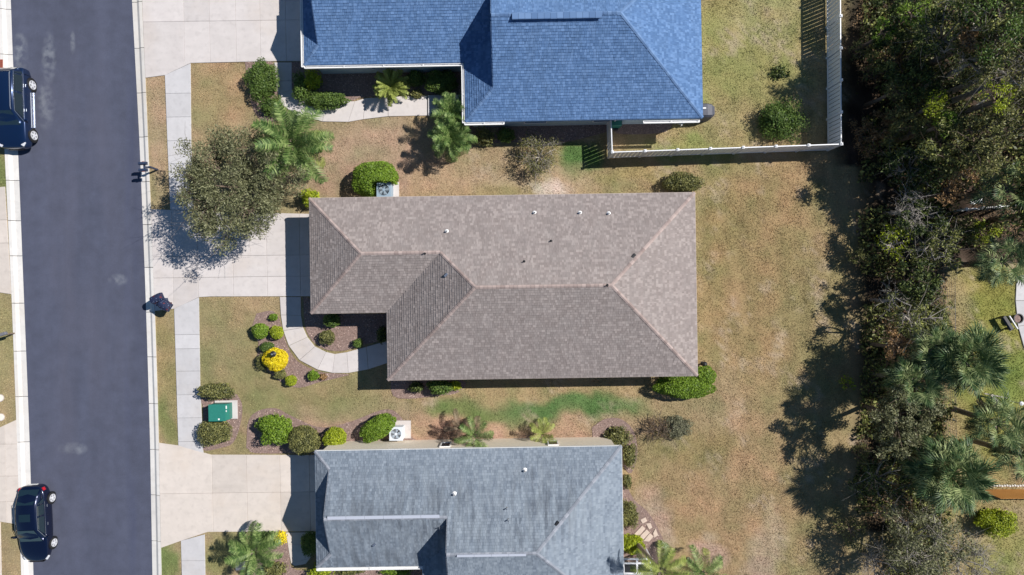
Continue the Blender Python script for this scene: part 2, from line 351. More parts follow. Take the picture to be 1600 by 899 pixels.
def turf(name, fx0, fx1, nx):
    py = np.linspace(-500, 1400, 300); t = np.linspace(0, 1, nx+1)
    x0 = fx0(py); x1 = fx1(py); PX = x0[:, None]*(1-t)+x1[:, None]*t; PY = np.repeat(py[:, None], nx+1, 1)
    X = (PX-800)/S; Y = (449.5-PY)/S; Z = .025*(fbm(X*.6, Y*.6, 12)-.5)-.012
    v = np.stack([X, Y, Z], -1).reshape(-1, 3); i = np.arange(299)[:, None]*(nx+1)+np.arange(nx)
    f = np.stack([i, i+nx+1, i+nx+2, i+1], -1).reshape(-1, 4)
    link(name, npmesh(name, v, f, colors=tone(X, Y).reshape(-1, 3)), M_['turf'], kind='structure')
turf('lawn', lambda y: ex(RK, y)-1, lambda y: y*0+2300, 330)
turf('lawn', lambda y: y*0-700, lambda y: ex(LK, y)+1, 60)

# ------------------------------------------------------------ concrete slabs
HARD = []   # polygons (px) without grass
def clip(poly, a, b, c):
    "keep a*x+b*y<=c"
    out = []
    for i in range(len(poly)):
        p, q = poly[i], poly[(i+1) % len(poly)]; dp = a*p[0]+b*p[1]-c; dq = a*q[0]+b*q[1]-c
        if dp <= 0: out.append(p)
        if (dp < 0 < dq) or (dq < 0 < dp): t = dp/(dp-dq); out.append((p[0]+(q[0]-p[0])*t, p[1]+(q[1]-p[1])*t))
    return out
def slab(poly, par, m, top=.045):
    g = [G(*p) for p in poly]; n = len(g)
    ar = sum(g[i].x*g[(i+1) % n].y-g[(i+1) % n].x*g[i].y for i in range(n))
    if abs(ar) < .05: return
    if ar < 0: g.reverse()
    c = sum(g, Vector())/n; q = []
    # bevelled edge: outer ring slightly lower
    vs = [(p.x, p.y, -.08) for p in g]+[(p.x, p.y, top-.012) for p in g]
    for p in g: d = (c-p); d.normalize(); r = p+d*.015; vs.append((r.x, r.y, top))
    fs = [tuple(range(2*n, 3*n))]
    for i in range(n): j = (i+1) % n; fs += [(i, j, n+j, n+i), (n+i, n+j, 2*n+j, 2*n+i)]
    MB().add(vs, fs).build('slab', m, par)
def paved(name, poly, xs, ysl, m, top=.045, skew=.02, jit=True):
    par = bpy.data.objects.new(name, None); C.objects.link(par); par['kind'] = 'structure'; HARD.append(poly); g = .13
    xs = [-999]+xs+[2999]; ysl = [-2999]+ysl+[2999]
    for i in range(len(xs)-1):
        for j in range(len(ysl)-1):
            # vertical joints lean with the street: x = xj + skew*(y-450)
            p = clip(poly, -1, skew, -(xs[i]+g)+skew*450); 
            if len(p) < 3: continue
            p = clip(p, 1, -skew, xs[i+1]-g-skew*450)
            if len(p) < 3: continue
            p = clip(p, -.014, -1, -(ysl[j]+g)-.014*300)
            if len(p) < 3: continue
            p = clip(p, .014, 1, ysl[j+1]-g+.014*300)
            if len(p) < 3: continue
            slab(p, par, m, top)
    return par
def K(py, d=0): return (float(ex(RK, py))+.3+d, py)
# sidewalks
paved('sidewalk', [(258, 118), (298, 99.5), (299, 225), (303, 330), (266.5, 328), (262, 225)], [], [146, 183, 220, 256, 292, 328], M_['conc2'])
paved('sidewalk', [(272.5, 482.5), (311, 464.8), (313, 600), (318, 709), (279, 696), (276, 600)], [], [523, 545, 580, 617, 653, 690], M_['conc2'])
paved('sidewalk', [(283, 845), (320, 835), (321, 899), (326, 1100), (290, 1100), (284.5, 899)], [], [876, 915, 952, 990], M_['conc2'])
# drives
paved('driveway', [K(-60), K(122), (258, 118), (298, 99), (430, 96), (496, 96), (490, -60)], [296, 336, 377, 415, 455], [-30, 34], M_['conc'], .046)
paved('driveway', [K(327), K(486), (273, 482.5), (311, 464.5), (330, 463.5), (503, 463), (503, 335), (300, 330)], [271, 310, 365, 418, 470], [401, 434], M_['conc'], .046)
paved('driveway', [K(692), (278, 696), (330, 710.5), (520, 711), (520, 830), (325, 831), (283, 845), K(856)], [326, 380, 432, 478], [771], M_['conc3'], .046)
paved('driveway', [(-60, 298), (8, 292), (18, 460), (-60, 448)], [-20], [340, 376], M_['conc3'], .046)
paved('driveway', [(-60, 690), (0, 668), (26, 656), (33, 820), (0, 815), (-60, 800)], [-10, 4], [690, 740, 780], M_['conc3'], .046)
paved('sidewalk', [(-30, 816), (1, 816), (5, 1000), (-30, 1000)], [], [850, 890], M_['conc3'], .044)
paved('driveway', [(-60, -40), (-3, -40), (1, 112), (-60, 105)], [-20], [14], M_['conc3'], .046)
def pathway(name, outer, inner, m):
    par = bpy.data.objects.new(name, None); C.objects.link(par); par['kind'] = 'structure'
    HARD.append(outer+inner[::-1])
    for i in range(len(outer)-1):
        o0, o1, i0, i1 = outer[i], outer[i+1], inner[i], inner[i+1]; e = .006
        L = lambda a, b, t: (a[0]*(1-t)+b[0]*t, a[1]*(1-t)+b[1]*t)
        slab([L(o0, o1, e), L(o0, o1, 1-e), L(i0, i1, 1-e), L(i0, i1, e)], par, m, .05)
def smooth(pts, n):
    "Catmull-Rom resample"
    P = [np.array(p, float) for p in pts]; P = [2*P[0]-P[1]]+P+[2*P[-1]-P[-2]]; out = []
    for s in np.linspace(0, len(pts)-1, n):
        i = min(int(s), len(pts)-2); t = s-i; a, b, c, d = P[i:i+4]
        q = .5*((2*b)+(-a+c)*t+(2*a-5*b+4*c-d)*t*t+(-a+3*b-3*c+d)*t**3); out.append((float(q[0]), float(q[1])))
    return out
pathway('walkway', smooth([(437.5, 464), (440, 500), (447, 530), (465, 560), (500, 579), (530, 583), (565, 580), (618, 563)], 10),
        smooth([(470, 464), (471, 500), (477, 520), (490, 540), (512, 551), (530, 553), (562, 545), (618, 529)], 10), M_['conc'])
pathway('walkway', smooth([(429, 98), (432, 130), (436, 152), (447, 170), (480, 187), (534, 191.5), (560, 188), (600, 182.5), (668, 181)], 10),
        smooth([(456, 98), (456, 130), (457, 143), (463, 150), (480, 157), (545, 160), (565, 155), (600, 152), (668, 150)], 10), M_['conc'])
slab([(669, 150), (728, 149), (728, 181), (669, 182)], paved('porch_step', [(669, 150), (670, 150), (670, 151), (669, 151)], [], [], M_['conc'], .03), M_['conc2'], .14)
HARD.append([(669, 150), (728, 149), (728, 181), (669, 182)])
pathway('walkway', smooth([(447, 832), (450, 850), (455, 880), (461, 884)], 4), smooth([(489, 832), (489, 850), (485, 872), (478, 881)], 4), M_['conc3'])
pathway('walkway', [(1602, 430), (1588, 432), (1586, 470), (1590, 510), (1600, 545), (1640, 600)], [(1660, 430), (1660, 440), (1660, 470), (1660, 500), (1660, 520), (1670, 560)], M_['conc2'])

# ------------------------------------------------------------ mulch beds
def inpoly(px, py, poly):
    r = np.zeros(px.shape, bool); n = len(poly)
    for i in range(n):
        (x1, y1), (x2, y2) = poly[i], poly[(i+1) % n]
        if y1 == y2: continue
        r ^= ((y1 > py) != (y2 > py)) & (px < (x2-x1)*(py-y1)/(y2-y1)+x1)
    return r
M_['mulch'] = mat('mulch_soil', (.23, .16, .14), .95, noise=.35, nscale=9, bump=.5, bscale=30)
M_['chips'] = ramp_mat('mulch_chip', (.18, .11, .09), (.55, .42, .37), .9, big=.15)
def bed(poly, label, dens=70, m='mulch', chips='chips'):
    poly = smooth(poly+[poly[0]], len(poly)*4)[:-1]; HARD.append(poly)
    g = [G(*p) for p in poly]; n = len(g)
    root = thing('mulch_bed', label, 'flower bed', (sum(p.x for p in g)/n, sum(p.y for p in g)/n, 0)); c = root.location.copy()
    ar = sum(g[i].x*g[(i+1) % n].y-g[(i+1) % n].x*g[i].y for i in range(n))
    if ar < 0: g.reverse()
    MB().prism([(p.x-c.x, p.y-c.y) for p in g], -.05, .022).build('mulch', M_[m], root)
    pp = np.array(poly); lo = pp.min(0); hi = pp.max(0); A = abs(ar)/2; N = int(dens*(hi-lo).prod()/S/S)
    q = rng.uniform(lo, hi, (N, 2)); q = q[inpoly(q[:, 0], q[:, 1], poly)]; N = len(q)
    P = np.stack([(q[:, 0]-800)/S-c.x, (449.5-q[:, 1])/S-c.y, np.full(N, .035)], 1)
    v, f = leafquads(P, .055, .022, rng, up=2.0); link('wood_chips', npmesh('wood_chips', v, f), M_[chips], root, kind='stuff')
def leafquads(P, L, W, r, up=0.6, out=None):
    n = len(P); nr = r.normal(size=(n, 3)); nr[:, 2] = np.abs(nr[:, 2])*.7+up
    if out is not None: nr += out
    nr /= np.linalg.norm(nr, axis=1)[:, None]; t = np.cross(nr, r.normal(size=(n, 3))); t /= np.linalg.norm(t, axis=1)[:, None]+1e-9
    b = np.cross(nr, t); s = r.uniform(.65, 1.35, (n, 1))
    v = np.stack([P-t*L*s, P-b*W*s+t*L*s*.1, P+t*L*s, P+b*W*s+t*L*s*.1], 1).reshape(-1, 3)
    return v, np.arange(4*n).reshape(-1, 4)
bed([(401, 490), (425, 486), (437, 500), (446, 532), (463, 563), (500, 581), (545, 585), (530, 590), (500, 597), (465, 606), (432, 592), (404, 560), (404, 535), (394, 515)], 'curved mulch bed with round shrubs outside the front walkway')
bed([(474, 464), (560, 490), (612, 492), (612, 524), (565, 540), (530, 549), (498, 541), (478, 515)], 'mulch bed between the curved walkway and the brown roofed house')
bed([(455, 97), (560, 100), (722, 100), (722, 145), (668, 148), (600, 150), (562, 153), (545, 158), (480, 155), (458, 145)], 'shaded planting bed beside the blue roofed house')
bed([(383, 96), (427, 98), (434, 155), (445, 172), (470, 185), (440, 190), (405, 185), (390, 150)], 'mulch strip under the hedge beside the upper walkway')
bed([(305, 608), (345, 598), (374, 622), (378, 650), (366, 690), (345, 700), (320, 704), (316, 690), (318, 640)], 'mulch ring around the green utility box')
bed([(385, 700), (388, 660), (402, 643), (430, 638), (455, 650), (500, 668), (545, 660), (600, 640), (625, 650), (640, 680), (640, 699), (420, 709)], 'mulch bed of round shrubs along the upper side of the grey roofed house')
bed([(925, 668), (945, 655), (970, 655), (990, 674), (996, 710), (985, 740), (968, 720), (945, 692), (928, 688)], 'curved mulch strip around the upper right corner of the grey roof')
bed([(972, 740), (990, 780), (1012, 800), (1030, 830), (1042, 860), (1030, 880), (968, 890)], 'mulch bed with flagstones behind the grey roofed house', m='mulch')
bed([(400, 833), (446, 833), (453, 860), (460, 890), (530, 888), (670, 888), (670, 930), (400, 930), (385, 890)], 'planting bed with palms below the lower driveway')
bed([(730, 192), (800, 192), (880, 196), (950, 194), (948, 206), (860, 226), (800, 222), (745, 226), (730, 215)], 'mulch strip along the lower side of the blue roofed house')
bed([(960, 192), (1045, 190), (1040, 206), (1000, 210), (962, 208)], 'bare brown bed under the blue roof inside the white fence')
bed([(610, 592), (720, 594), (718, 612), (690, 618), (620, 622)], 'small bed below the brown roofed house')

# ------------------------------------------------------------ houses
def house(name, label, A, th, L, D, W, d, cat_roof, cap, wallm, dutch, g1=1.0, g2=1.75, ov=(.42, .42, .42), trim=None):
    root = thing(name, label, 'house', (A.x, A.y, 0), math.radians(th))
    Z0 = 2.7; P = .5
    def W3(u, v, z): return (u, -v, z)
    faces = [] # (convex pieces, origin, eave dir, up dir)
    if not dutch:
        faces.append(([[(0, 0), (W+d/2, 0), (W+d/2, d/2), (d/2, d/2)], [(W+d/2, 0), (L, 0), (L-D/2, D/2), (W+D/2, D/2), (W+d/2, d/2)]], (0, 0), (1, 0), (0, 1)))
        faces.append(([[(W, D), (W+D/2, D/2), (L-D/2, D/2), (L, D)]], (W, D), (1, 0), (0, -1)))
        faces.append(([[(W, D), (W+D/2, D/2), (W+d/2, d/2), (W, d)]], (W, d), (0, 1), (1, 0)))
        faces.append(([[(0, d), (W, d), (W+d/2, d/2), (d/2, d/2)]], (0, d), (1, 0), (0, -1)))
        faces.append(([[(0, 0), (d/2, d/2), (0, d)]], (0, 0), (0, 1), (1, 0)))
        ridges = [((0, 0), (d/2, d/2)), ((0, d), (d/2, d/2)), ((d/2, d/2), (W+d/2, d/2)), ((W+d/2, d/2), (W+D/2, D/2)), ((W, D), (W+D/2, D/2)), ((W+D/2, D/2), (L-D/2, D/2)), ((L, 0), (L-D/2, D/2)), ((L, D), (L-D/2, D/2))]
    else:
        faces.append(([[(0, 0), (g1, 0), (g1, g1)], [(g1, 0), (W+g2, 0), (W+g2, d/2), (g1, d/2)], [(W+g2, 0), (L, 0), (L-D/2, D/2), (W+g2, D/2)]], (0, 0), (1, 0), (0, 1)))
        faces.append(([[(W, D), (W+g2, D), (W+g2, D-g2)], [(W+g2, D/2), (L-D/2, D/2), (L, D), (W+g2, D)]], (W, D), (1, 0), (0, -1)))
        faces.append(([[(W, d), (W+g2, d-g2), (W+g2, D-g2), (W, D)]], (W, d), (0, 1), (1, 0)))
        faces.append(([[(0, d), (g1, d), (g1, d-g1)], [(g1, d/2), (W, d/2), (W, d), (g1, d)], [(W, d/2), (W+g2, d/2), (W+g2, d-g2), (W, d)]], (0, d), (1, 0), (0, -1)))
        faces.append(([[(0, 0), (g1, g1), (g1, d-g1), (0, d)]], (0, 0), (0, 1), (1, 0)))
        ridges = [((0, 0), (g1, g1)), ((0, d), (g1, d-g1)), ((g1, d/2), (W+g2, d/2)), ((W, D), (W+g2, D-g2)), ((W+g2, D/2), (L-D/2, D/2)), ((L, 0), (L-D/2, D/2)), ((L, D), (L-D/2, D/2))]
    faces.append(([[(L, 0), (L, D), (L-D/2, D/2)]], (L, 0), (0, 1), (-1, 0)))
    deck = MB(); V = []; F = []; ex_ = .145
    for pieces, o, e, a in faces:
        for pc in pieces:
            z = lambda q: Z0+P*((q[0]-o[0])*a[0]+(q[1]-o[1])*a[1])
            deck.add([W3(q[0], q[1], z(q)-.012) for q in pc], [tuple(range(len(pc)))])
            # into (s, t)
            st = [((q[0]-o[0])*e[0]+(q[1]-o[1])*e[1], (q[0]-o[0])*a[0]+(q[1]-o[1])*a[1]) for q in pc]
            ar = sum(st[i][0]*st[(i+1) % len(st)][1]-st[(i+1) % len(st)][0]*st[i][1] for i in range(len(st)))
            if ar < 0: st = st[::-1]
            smin = min(q[0] for q in st); smax = max(q[0] for q in st); tmin = min(q[1] for q in st); tmax = max(q[1] for q in st)
            E = [(st[i], st[(i+1) % len(st)]) for i in range(len(st))]
            hs = []
            for (p, q) in E:
                nx, ny = (q[1]-p[1]), -(q[0]-p[0]); l = math.hypot(nx, ny)
                if l > 1e-6: hs.append((nx/l, ny/l, (nx*p[0]+ny*p[1])/l))
            k0 = int(tmin/ex_)-1; k1 = int(tmax/ex_)+1
            for k in range(max(k0, 0), k1+1):
                t0, t1 = k*ex_, (k+1)*ex_+.03
                rr = random.Random(k*977+int(o[0]*31)+int(a[0]*7+a[1]*3)); s = -30+rr.random()*.3
                while s < smax:
                    wd = rr.choice((.08, .11, .14, .18, .22)); s1 = s+wd; th_ = rr.choice((.02, .024, .034))
                    if s1 > smin:
                        q = [(s+.004, t0), (s1-.004, t0), (s1-.004, t1), (s+.004, t1)]
                        cut = False
                        for (nx, ny, c) in hs:
                            mx = max(nx*x+ny*y for x, y in q)
                            if mx > c+1e-6:
                                q = clip(q, nx, ny, c); cut = True
                                if len(q) < 3: break
                        if len(q) >= 3:
                            n0 = len(V)
                            for x, y in q:
                                u = o[0]+e[0]*x+a[0]*y; v = o[1]+e[1]*x+a[1]*y
                                V.append(W3(u, v, Z0+P*y+.004+th_*(1-(y-t0)/(t1-t0))))
                            F.append(tuple(range(n0, n0+len(q))))
                            lowq = sorted([i for i in range(len(q)) if abs(q[i][1]-t0) < 1e-6], key=lambda i: q[i][0])
                            if len(lowq) >= 2:
                                i0, i1 = lowq[0], lowq[-1]; a0, a1 = V[n0+i0], V[n0+i1]; m0 = len(V)
                                V.append((a0[0], a0[1], a0[2]-th_-.01)); V.append((a1[0], a1[1], a1[2]-th_-.01)); F.append((n0+i0, n0+i1, m0+1, m0))
                    s = s1
    roof = deck.build('roof', M_[cat_roof], root)
    me = bpy.data.meshes.new('shingles'); me.from_pydata(V, [], F); me.update(); link('shingles', me, M_[cat_roof], roof, kind='stuff')
    cp = MB()
    def zz(u, v):
        zs = []
        for pieces, o, e, a in faces:
            zs.append(Z0+P*((u-o[0])*a[0]+(v-o[1])*a[1]))
        return zs
    for (p, q) in ridges:
        l = math.hypot(q[0]-p[0], q[1]-p[1]); n = int(l/.24); du, dv = (q[0]-p[0])/l, (q[1]-p[1])/l
        diag = abs(du) > .1 and abs(dv) > .1
        def zr(x): # height along the line
            if diag: return Z0+P*(min(p[0] if False else 0, 0)) 
        # heights of the two ends
        def zend(w_):
            u, v = w_
            z = [v, L-u]
            if u >= W-1e-6 and not (v < d+1e-6 and u < W+1e-6): pass
            c = min(v, L-u, D-v)
            if u < W+1e-6: c = min(v, d-v, u if not dutch else 99) if v <= d+1e-6 else 0
            elif v < d: c = max(min(v, d-v), min(v, u-W if not dutch else 99, L-u, D-v)); 
            return Z0+P*c
        z0, z1 = zend(p), zend(q)
        if p in ((0, 0), (0, d), (W, D), (L, 0), (L, D)): z0 = Z0
        if dutch and q == (g1, g1): z1 = Z0+P*g1
        if dutch and q == (g1, d-g1): z1 = Z0+P*g1
        if dutch and q == (W+g2, D-g2): z1 = Z0+P*g2
        hw = .10; dr = (P*.70*hw) if diag else P*hw
        for k in range(n):
            f0 = k/n; f1 = min(1, (k+1.25)/n); c0 = (p[0]+(q[0]-p[0])*f0, p[1]+(q[1]-p[1])*f0, z0+(z1-z0)*f0+.045); c1 = (p[0]+(q[0]-p[0])*f1, p[1]+(q[1]-p[1])*f1, z0+(z1-z0)*f1+.03)
            vs = []
            for c in (c0, c1):
                for sgn in (-1, 0, 1): vs.append(W3(c[0]-dv*hw*sgn, c[1]+du*hw*sgn, c[2]-(dr if sgn else 0)))
            cp.add(vs, [(0, 1, 4, 3), (1, 2, 5, 4)])
    cp.build('ridge_caps', M_[cap], roof, kind='stuff')
    # fascia and soffit
    fa = MB(); out = [(0, 0), (L, 0), (L, D), (W, D), (W, d), (0, d)]
    for i in range(6):
        p, q = out[i], out[(i+1) % 6]; l = math.hypot(q[0]-p[0], q[1]-p[1]); c = ((p[0]+q[0])/2, (p[1]+q[1])/2)
        hor = abs(q[0]-p[0]) > .1; fa.box((c[0], -c[1], Z0-.10), (l if hor else .05, .05 if hor else l+.05, .19))
    fa.build('fascia', M_['gutter'] if trim is None else trim, root)
    sf = MB(); sf.add([W3(u, v, Z0-.15) for u, v in out], [tuple(range(6))]); sf.build('soffit', M_['gutter'], root)
    oN, oS, oX = ov
    wl = [(oX, oN), (L-oX, oN), (L-oX, D-oS), (W+oX, D-oS), (W+oX, d-oS), (oX, d-oS)]
    wm = MB()
    for i in range(6):
        p, q = wl[i], wl[(i+1) % 6]; l = math.hypot(q[0]-p[0], q[1]-p[1]); c = ((p[0]+q[0])/2, (p[1]+q[1])/2); hor = abs(q[0]-p[0]) > .1
        wm.box((c[0], -c[1], 1.28), (l-.001 if hor else .16, .16 if hor else l+.158, 2.54))
    wm.build('wall', wallm, root)
    def window(u, v, wd, hor, side, z=1.5, h=1.1):
        fr = MB(); dx, dy = (wd, .06) if hor else (.06, wd); ou, ovv = (0, side*.11) if hor else (side*.11, 0)
        for s_ in (-1, 1):
            fr.box((u+ou+(s_*wd/2 if hor else 0), -(v+ovv)+(0 if hor else s_*wd/2), z), (.07, .07, h+.07))
            fr.box((u+ou, -(v+ovv), z+s_*h/2), (dx+.07 if hor else .07, .07 if hor else dy+.07, .068))
        o_ = fr.build('window', M_['gutter'], root)
        MB().box((u+ou*.85, -(v+ovv*.85), z), (dx, dy*.5 if hor else dy, h) if hor else (.03, wd, h)).build('pane', M_['glass'], o_)
    for f in ((.2, .42, .62, .82) if name != 'grey_roofed_house' else (.42, .78)): window(L*f, oN, 1.2 if name != 'grey_roofed_house' else .6, True, -1)
    for f in (.3, .6): window(W+(L-W)*f, D-oS, 1.4, True, 1)
    window(W*.45, d-oS, 1.3, True, 1)
    window(L-oX, D*.3, 1.4, False, 1); window(L-oX, D*.7, 1.8, False, 1)
    # garage door and front door
    gd = MB()
    for k in range(4): gd.box((oX-.1, -d/2, .3+k*.53), (.05, 4.4, .5))
    gd.build('garage_door', M_['gutter'], root)
    fd = MB(); fd.box((W+oX-.1, -(d+1.1), 1.05), (.06, .95, 2.1)); fdo = fd.build('front_door', mat('door_paint', (.12, .05, .03), .5), root)
    MB().cyl((W+oX-.16, -(d+.75), 1.0), .03, .06, 8).build('handle', M_['silver'], fdo)
    if dutch:
        for (u, pts) in ((g1+.14, [(g1, P*g1), (d/2, P*d/2), (d-g1, P*g1)]), (W+g2+.14, [(D-g2, P*g2), (D/2, P*D/2), (d/2, P*d/2), (d-g2, P*g2)])):
            m = MB(); m.add([W3(u, v, Z0+z-.015) for v, z in pts]+[W3(u+.08, v, Z0+z-.015) for v, z in pts],
                [tuple(range(len(pts))), tuple(range(2*len(pts)-1, len(pts)-1, -1))]+[(i, (i+1) % len(pts), len(pts)+(i+1) % len(pts), len(pts)+i) for i in range(len(pts))])
            m.build('gable_wall', wallm, root)
        # rake boards on the edges of the gables
        for (u, seg) in ((g1, [((g1, P*g1), (d/2, P*d/2)), ((d-g1, P*g1), (d/2, P*d/2))]), (W+g2, [((D-g2, P*g2), (D/2, P*D/2)), ((d/2, P*d/2), (D/2, P*D/2))])):
            for (a_, b_) in seg:
                rk = MB(); rk.tube([W3(u-.01, a_[0], Z0+a_[1]-.06), W3(u-.01, b_[0], Z0+b_[1]-.06)], [.055, .055], 4); rk.build('rake_board', M_[cap], root)
    return root, W3, Z0, P
brown = house('brown_roofed_house', 'long house with a mottled brown shingle hip roof, alone between the two neighbouring roofs', G(483, 310, 2.7), .85, 23.5, 11.16, 4.62, 7.02, 'brownroof', 'browncap', M_['tanwall'], False, trim=mat('tan_fascia', (.45, .38, .34), .6))
blue = house('blue_roofed_house', 'house with a bright blue shingle roof and white gutters at the top of the photo', G(472, 102, 2.7)+Vector((.02, 7.1, 0)), 1.0, 24.2, 10.72, 9.75, 7.1, 'blueroof', 'bluecap', M_['bluewall'], True, trim=M_['bluecap'])
grey = house('grey_roofed_house', 'house with a streaked grey shingle roof at the bottom of the photo', G(492, 705, 2.7), .95, 18.68, 10.72, 6.45, 7.1, 'greyroof', 'greycap', M_['cream'], True, ov=(.14, .42, .42))
for h_, pl in ((brown, [(483, 310), (1085, 301), (1089, 587), (607, 595), (603, 490), (487, 490)]), (blue, [(474, 102), (470, -60), (1090, -60), (1090, 184), (724, 190), (722, 97)]), (grey, [(492, 705), (971, 697), (975, 960), (668, 960), (667, 886), (496, 887)])):
    HARD.append([((p[0]-800)*.936+800, (p[1]-449.5)*.936+449.5) for p in pl])
def onroof(H, px, py):
    "local point of the roof surface seen at the pixel"
    root, W3, Z0, P = H; z = 4.0
    L_ = {brown[0]: (23.5, 11.16, 4.62, 7.02, 0), blue[0]: (24.2, 10.72, 9.75, 7.1, 1), grey[0]: (18.68, 10.72, 6.45, 7.1, 1)}[root]
    inv = Matrix.Rotation(-root.rotation_euler.z, 3, 'Z')
    for _ in range(12):
        g = G(px, py, z); l = inv @ (g-Vector((root.location.x, root.location.y, 0))); u, v = l.x, -l.y; L, D, W, d, du = L_
        main = min(v, L-u, D-v, (u-W) if not du else (99 if u > W+1.75 else u-W)); wing = min(v, d-v, u if not du else 99)
        z = Z0+P*max(main, wing, 0)
    return Vector((l.x, l.y, z))
def vent_pipe(H, px, py, r=.055, h=.28, m='gutter'):
    p = onroof(H, px, py); b = MB(); b.cyl((p.x, p.y, p.z-.05), r, h+.05, 12); b.lathe((p.x, p.y, p.z-.02), [(r*2.6, 0), (r*2.4, .03), (r*1.2, .09), (r*1.1, .1)], 12)
    o = b.build('vent_pipe', M_[m], H[0])
    MB().cyl((p.x, p.y, p.z+h-.02), r*.75, .024, 10).build('opening', M_['black'], o)
for q in ((698, 362), (835, 333), (906, 333), (951, 334)): vent_pipe(brown, *q, r=.055, h=.2)
for q in ((861, 377), (819, 409), (664, 396), (949, 446)): vent_pipe(brown, *q, r=.035, h=.2, m='black')
for q in ((820, 735), (710, 772)): vent_pipe(grey, *q, r=.06, h=.22)
for q in ((792, 794), (687, 824), (794, 812)): vent_pipe(grey, *q, r=.03, h=.28, m='silver')
def flat_vent(H, px, py, m):
    p = onroof(H, px, py); MB().box((p.x, p.y, p.z+.04), (.3, .16, .1), .8, .8).build('roof_flashing', m, H[0])
flat_vent(brown, 697, 430, M_['silver']); flat_vent(brown, 990, 400, M_['black']); flat_vent(grey, 870, 818, M_['black']); flat_vent(grey, 585, 851, M_['silver'])
def ridge_vent(H, p0, p1, wd, m, n, lift=.09):
    a = onroof(H, *p0); b = onroof(H, *p1); b.y = a.y; z = max(a.z, b.z)+lift; L = (b-a).length; bb = MB()
    for k in range(n):
        c = a+(b-a)*((k+.5)/n); bb.box((c.x, c.y, z), (L/n-.012, wd, .05))
        bb.box((c.x, c.y-wd/2-.015, z-.02), (L/n-.012, .03, .07)); bb.box((c.x, c.y+wd/2+.015, z-.02), (L/n-.012, .03, .07))
    bb.build('ridge_vent', m, H[0])
ridge_vent(grey, (512, 809), (687, 806), .12, mat('grey_vent', (.42, .45, .53), .5), 6); ridge_vent(grey, (714, 868), (822, 867), .07, mat('grey_vent', (.42, .45, .53), .5), 4)
ridge_vent(blue, (800, 27), (940, 22), .30, M_['bluecap'], 14)
# gutters
def gutter(H, pts, dy, m=None, hang=2.2):
    b = MB(); Z = 2.7
    for (p, q) in zip(pts[:-1], pts[1:]):
        L = math.hypot(q[0]-p[0], q[1]-p[1]); hor = abs(q[0]-p[0]) > abs(q[1]-p[1]); c = ((p[0]+q[0])/2, -(p[1]+q[1])/2)
        ox, oy = (0, -dy) if hor else (-dy, 0)
        for off, zz, sz in ((.0, -.06, .10), (.13, -.06, .10)):
            b.box((c[0]+(0 if hor else -off*1), c[1]+(-off if hor else 0), Z+zz), (L if hor else .022+(.02 if off else 0), (.022+(.02 if off else 0)) if hor else L, sz+.02))
        b.box((c[0]+(0 if hor else -.065), c[1]+(-.065 if hor else 0), Z-.115), (L if hor else .13, .13 if hor else L, .012))
        n = max(2, int(L/hang))
        for k in range(n+1):
            t = k/n; x = p[0]+(q[0]-p[0])*t; y = -(p[1]+(q[1]-p[1])*t)
            b.box((x-(0 if hor else .065), y-(.065 if hor else 0), Z+.005), ((.05, .14, .012) if hor else (.14, .05, .012)))
    b.build('gutter', m or M_['gutter'], H[0])
gutter(blue, [(0, 7.16), (9.65, 7.16)], 0); gutter(blue, [(-.05, 2.0), (-.05, 7.2)], 0); gutter(blue, [(9.7, 7.3), (9.7, 10.78)], 0); gutter(blue, [(9.7, 10.78), (12.1, 10.78)], 0)
gutter(blue, [(20.6, 10.86), (24.0, 10.86)], 0)
gutter(grey, [(0, 7.16), (6.5, 7.16)], 0)

# ------------------------------------------------------------ vegetation
def lumps(n, r):
    d = r.normal(size=(n, 3)); d /= np.linalg.norm(d, axis=1)[:, None]; return d, r.uniform(.6, 1, n)
def foliage(name, rx, ry, h, n, L, W, m, r, z0=.05, tight=.1, lump=.12, core=True, flat=0.3):
    "leaf cloud over an uneven dome"
    d = r.normal(size=(n, 3)); d /= np.linalg.norm(d, axis=1)[:, None]; d[:, 2] = np.abs(d[:, 2])*1.2-.25
    d /= np.linalg.norm(d, axis=1)[:, None]
    ld, la = lumps(26, r); k = np.max(np.clip((d @ ld.T-.86)*7, 0, 1)*la, axis=1)
    rad = (1-lump+lump*1.6*k)*(1-tight*np.abs(r.normal(size=n)))
    hc = h*.45; P = np.stack([d[:, 0]*rad*rx, d[:, 1]*rad*ry, z0+hc+d[:, 2]*rad*np.where(d[:, 2] > 0, h-hc-z0, hc)], 1)
    P[:, 2] = np.maximum(P[:, 2], .03)
    v, f = leafquads(P, L, W, r, up=flat, out=d*.9)
    if core:
        # inner leaves so that the shrub is not hollow
        q = r.normal(size=(n//3, 3)); q /= np.linalg.norm(q, axis=1)[:, None]; q *= r.uniform(.3, .82, (n//3, 1)); q[:, 2] = np.abs(q[:, 2])
        P2 = np.stack([q[:, 0]*rx, q[:, 1]*ry, z0+q[:, 2]*(h-z0)], 1); v2, f2 = leafquads(P2, L*1.8, W*1.8, r, up=.8)
        f = np.vstack([f, f2+len(v)]); v = np.vstack([v, v2])
    return npmesh(name, v, f)
NS = [0]
